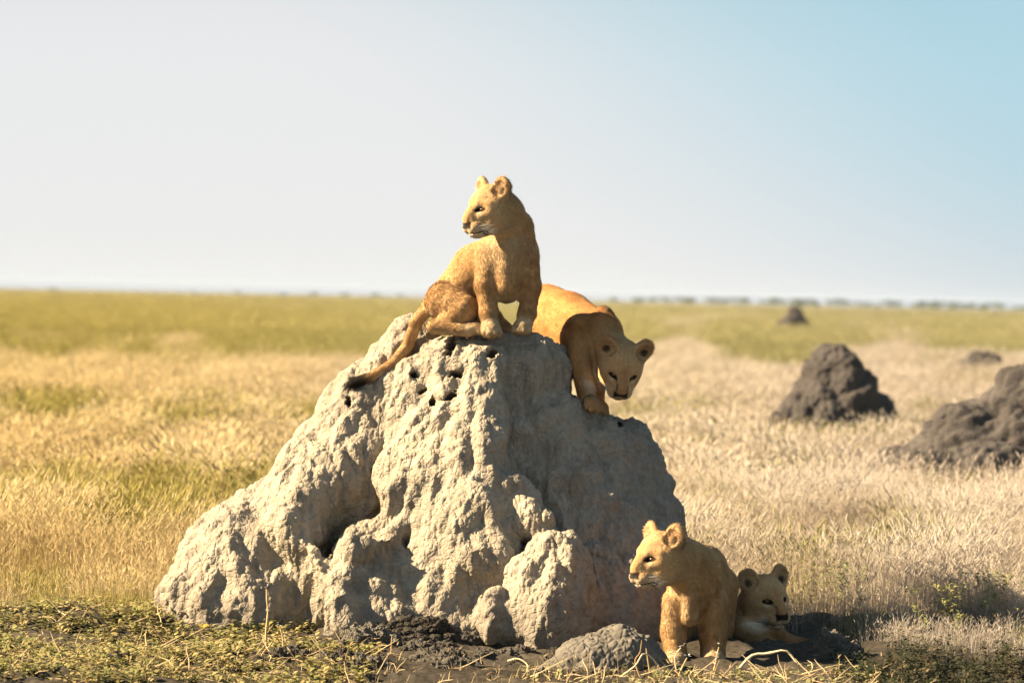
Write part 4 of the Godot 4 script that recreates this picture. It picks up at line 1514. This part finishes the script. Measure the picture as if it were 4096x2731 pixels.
func build_foreground() -> void:
	var sprigs := [sprig(1, 7, 0.05, 0.16), sprig(2, 9, 0.045, 0.22), sprig(3, 6, 0.06, 0.12)]
	var straws := [straw_mesh(1), straw_mesh(2), straw_mesh(3), straw_mesh(4)]
	var on := func(x: float, z: float) -> Vector3: return Vector3(x, ground_height(x, z) + 0.004, z)
	scatter("weeds", "low yellow-green weeds on the ground at the lower left", "weeds", sprigs, mats.leaf, 8000, func(r):
		var x: float = r.randf_range(-3.0, -0.55)
		var z: float = r.randf_range(-0.1, 2.6)
		if noise_g.get_noise_2d(x * 2.2, z * 2.2) + 0.35 * smoothstep(-0.8, -1.6, x) + r.randf_range(-0.25, 0.25) < 0.05:
			return []
		if x > -1.5 and z < 0.55:
			return []
		var c: Color = Color(0.15, 0.16, 0.045).lerp(Color(0.32, 0.25, 0.11), r.randf())
		return [on.call(x, z), r.randf_range(0.5, 1.15), 1.0, c])
	scatter("weeds", "small grey-green weeds under the standing lion and the boulder", "weeds", sprigs, mats.leaf, 1500, func(r):
		var x: float = r.randf_range(0.05, 1.6)
		var z: float = r.randf_range(1.55, 2.5)
		var c: Color = Color(0.17, 0.19, 0.07).lerp(Color(0.30, 0.25, 0.13), r.randf())
		if noise_g.get_noise_2d(x * 3.0, z * 3.0) < -0.1 or z < 1.72 - 0.12 * noise_g.get_noise_2d(x * 5.0, 0.0) or (x < 0.6 and r.randf() < 0.6):
			return []
		return [on.call(x, z), r.randf_range(0.4, 0.9), 1.0, c])
	scatter("low_shrubs", "dark low leafy shrubs along the lower right", "shrubs", sprigs, mats.leaf, 3800, func(r):
		var x: float = r.randf_range(1.40, 3.2)
		var z: float = r.randf_range(0.85, 2.5)
		var bush: float = noise_g.get_noise_2d(x * 3.2, z * 3.2 + 3.0)
		if z < 1.25 - 0.45 * bush or bush < -0.25 and r.randf() < 0.7:
			return []
		var top: float = 0.05 + 0.16 * clampf(bush + 0.15, 0.0, 0.6)
		var c: Color = Color(0.030, 0.036, 0.015).lerp(Color(0.10, 0.075, 0.042), r.randf() * r.randf())
		var p: Vector3 = on.call(x, z)
		p.y += r.randf() * top * smoothstep(1.4, 1.7, x)
		return [p, r.randf_range(0.45, 1.0), 1.0, c])
	scatter("weeds", "small green leafy weeds among the dry grass right of the lions", "weeds", sprigs, mats.leaf, 330, func(r):
		var k: int = r.randi() % 7
		var cx: float = [1.62, 1.86, 1.50, 2.3, 2.75, 3.3, 2.0][k]
		var cz: float = [-0.5, -1.6, -2.3, -0.2, -1.4, -3.0, 0.2][k]
		var x: float = cx + r.randfn() * 0.07
		var z: float = cz + r.randfn() * 0.16
		var c: Color = Color(0.16, 0.20, 0.05).lerp(Color(0.24, 0.22, 0.08), r.randf())
		var p: Vector3 = on.call(x, z)
		p.y += 0.06 + r.randf() * 0.17
		return [p, r.randf_range(0.5, 1.0), 1.0, c])
	scatter("straw", "pale dry straw lying about on the ground at the lower left", "straw", straws, mats.straw, 650, func(r):
		var x: float = r.randf_range(-3.0, -0.5)
		var z: float = r.randf_range(0.1, 2.6)
		if x > -1.4 and z < 0.75:
			return []
		var c: Color = Color(0.50, 0.40, 0.23).lerp(Color(0.33, 0.22, 0.12), r.randf())
		var p: Vector3 = on.call(x, z)
		p.y += 0.01 + r.randf() * 0.03
		return [p, r.randf_range(0.06, 0.22), 1.0, c], true)
	scatter("straw", "tangled dry straw along the bottom edge under the lions", "straw", straws, mats.straw, 620, func(r):
		var x: float = r.randf_range(-0.5, 1.7)
		var z: float = r.randf_range(1.6, 2.5)
		if r.randf() > smoothstep(1.55, 1.95, z) * (0.45 + 0.55 * smoothstep(-0.1, 0.7, x)):
			return []
		var c: Color = Color(0.52, 0.42, 0.25).lerp(Color(0.30, 0.20, 0.11), r.randf())
		var p: Vector3 = on.call(x, z)
		p.y += 0.008 + r.randf() * 0.025
		return [p, r.randf_range(0.05, 0.19), 1.2, c], true)
	var short := [tuft(30, 3, 0, 0.03, 0.10, 0.0042), tuft(31, 4, 0, 0.04, 0.08, 0.004), tuft(32, 2, 1, 0.03, 0.13, 0.004)]
	scatter("dry_stubble", "short dry stalks standing along the bottom edge", "stubble", short, mats.grass, 900, func(r):
		var x: float = r.randf_range(-3.0, 1.7)
		var z: float = r.randf_range(0.9, 2.5)
		if x > -1.0 and z < 1.75 or x > -1.6 and z < 1.2:
			return []
		var c: Color = Color(0.55, 0.44, 0.27).lerp(Color(0.38, 0.26, 0.13), r.randf())
		return [on.call(x, z), r.randf_range(0.5, 1.25), 1.0, c])

	var pale := Color(0.58, 0.47, 0.30)
	var warm := Color(0.47, 0.32, 0.15)
	var brown := Color(0.30, 0.19, 0.10)
	stem("thick pale twig arching over the ground before the lying lion", [Vector3(0.980, -0.048, 1.550), Vector3(1.044, 0.026, 1.550), Vector3(1.105, 0.037, 1.560), Vector3(1.142, 0.047, 1.570), Vector3(1.179, 0.055, 1.580), Vector3(1.205, 0.041, 1.580), Vector3(1.238, -0.003, 1.600)], 0.0065, pale)
	stem("upright ochre stalk in front of the mound's shaded hollow", [Vector3(-1.040, -0.038, 1.150), Vector3(-1.047, 0.039, 1.140), Vector3(-1.041, 0.126, 1.130), Vector3(-1.046, 0.178, 1.130), Vector3(-1.050, 0.230, 1.120)], 0.0055, warm, 3)
	stem("short forked ochre stalk right of the upright one", [Vector3(-0.970, -0.045, 1.150), Vector3(-0.972, 0.016, 1.150), Vector3(-0.986, 0.068, 1.150)], 0.005, warm, 3)
	stem("thin brown stem rising in front of the boulder's right side", [Vector3(0.557, -0.029, 1.950), Vector3(0.536, 0.034, 1.930), Vector3(0.556, 0.067, 1.920), Vector3(0.563, 0.121, 1.920)], 0.0035, brown)
	stem("straight straw-coloured stem beside the boulder's right side", [Vector3(0.600, -0.017, 1.900), Vector3(0.591, 0.032, 1.900), Vector3(0.582, 0.086, 1.900)], 0.0035, warm)
	stem("pale stem bent into a loop in front of the boulder", [Vector3(0.465, -0.034, 2.000), Vector3(0.535, 0.019, 1.980), Vector3(0.568, 0.066, 1.950), Vector3(0.606, 0.047, 1.920), Vector3(0.646, -0.004, 1.900)], 0.004, pale)
	stem("hooked pale stem before the standing lion's left leg", [Vector3(0.720, -0.031, 1.750), Vector3(0.710, 0.036, 1.750), Vector3(0.734, 0.074, 1.750)], 0.004, pale, 3)
	stem("leaning stem between the standing lion's feet", [Vector3(0.715, -0.049, 1.850), Vector3(0.736, -0.001, 1.830), Vector3(0.758, 0.038, 1.800)], 0.004, warm, 2)
	stem("leafy upright stem before the standing lion's right leg", [Vector3(0.871, -0.036, 1.750), Vector3(0.882, 0.023, 1.750), Vector3(0.893, 0.081, 1.750)], 0.0045, warm, 5)
	stem("curled straw under the standing lion's right leg", [Vector3(0.770, -0.022, 1.820), Vector3(0.813, -0.011, 1.800), Vector3(0.859, -0.019, 1.800), Vector3(0.851, -0.048, 1.800)], 0.0035, pale)
	stem("two-jointed grey stem at the bottom edge left of the boulder's foot", [Vector3(0.378, -0.042, 2.050), Vector3(0.369, 0.001, 2.030), Vector3(0.360, 0.040, 2.020)], 0.003, pale)
	stem("bowed straw in front of the buttress", [Vector3(0.011, 0.004, 1.750), Vector3(0.053, 0.017, 1.780), Vector3(0.091, -0.005, 1.800), Vector3(0.096, -0.049, 1.820)], 0.004, pale)
	stem("thin upright stem in the bare soil before the mound", [Vector3(-0.477, -0.101, 1.500), Vector3(-0.488, -0.015, 1.470), Vector3(-0.487, 0.073, 1.450)], 0.0025, warm)
	stem("long straw lying across the weeds at the left", [Vector3(-1.699, -0.067, 1.000), Vector3(-1.621, -0.077, 1.100), Vector3(-1.536, -0.091, 1.200), Vector3(-1.442, -0.055, 1.150)], 0.003, pale)
	# the yellow and orange flower at the mound's left foot
	var f := thing("flower", Vector3(-1.357, 0.017, 0.750), "small yellow and orange flower at the mound's left foot", "flower")
	var st := SurfaceTool.new()
	st.begin(Mesh.PRIMITIVE_TRIANGLES)
	tube(st, [Vector3(0, -0.06, 0), Vector3(0.002, -0.03, 0), Vector3(0, 0, 0)], [0.003, 0.003, 0.002], 5, Color(0.2, 0.22, 0.06))
	st.generate_normals()
	part("stalk", st.commit(), mats.straw, f)
	for k in 6:
		var sp := SurfaceTool.new()
		sp.begin(Mesh.PRIMITIVE_TRIANGLES)
		var c := Color(0.80, 0.66, 0.07) if k % 3 else Color(0.80, 0.28, 0.05)
		for e in [Vector3(0, 0, 0), Vector3(0.016, 0.014, -0.007), Vector3(0.016, 0.014, 0.007), Vector3(0.016, 0.014, -0.007), Vector3(0.028, 0.016, 0), Vector3(0.016, 0.014, 0.007)]:
			sp.set_normal(Vector3(-0.3, 0.95, 0))
			sp.set_color(c)
			sp.add_vertex(e)
		var petal := part("petal", sp.commit(), mats.leaf, f)
		petal.rotation = Vector3(0.5, k * TAU / 6.0, 0.0)
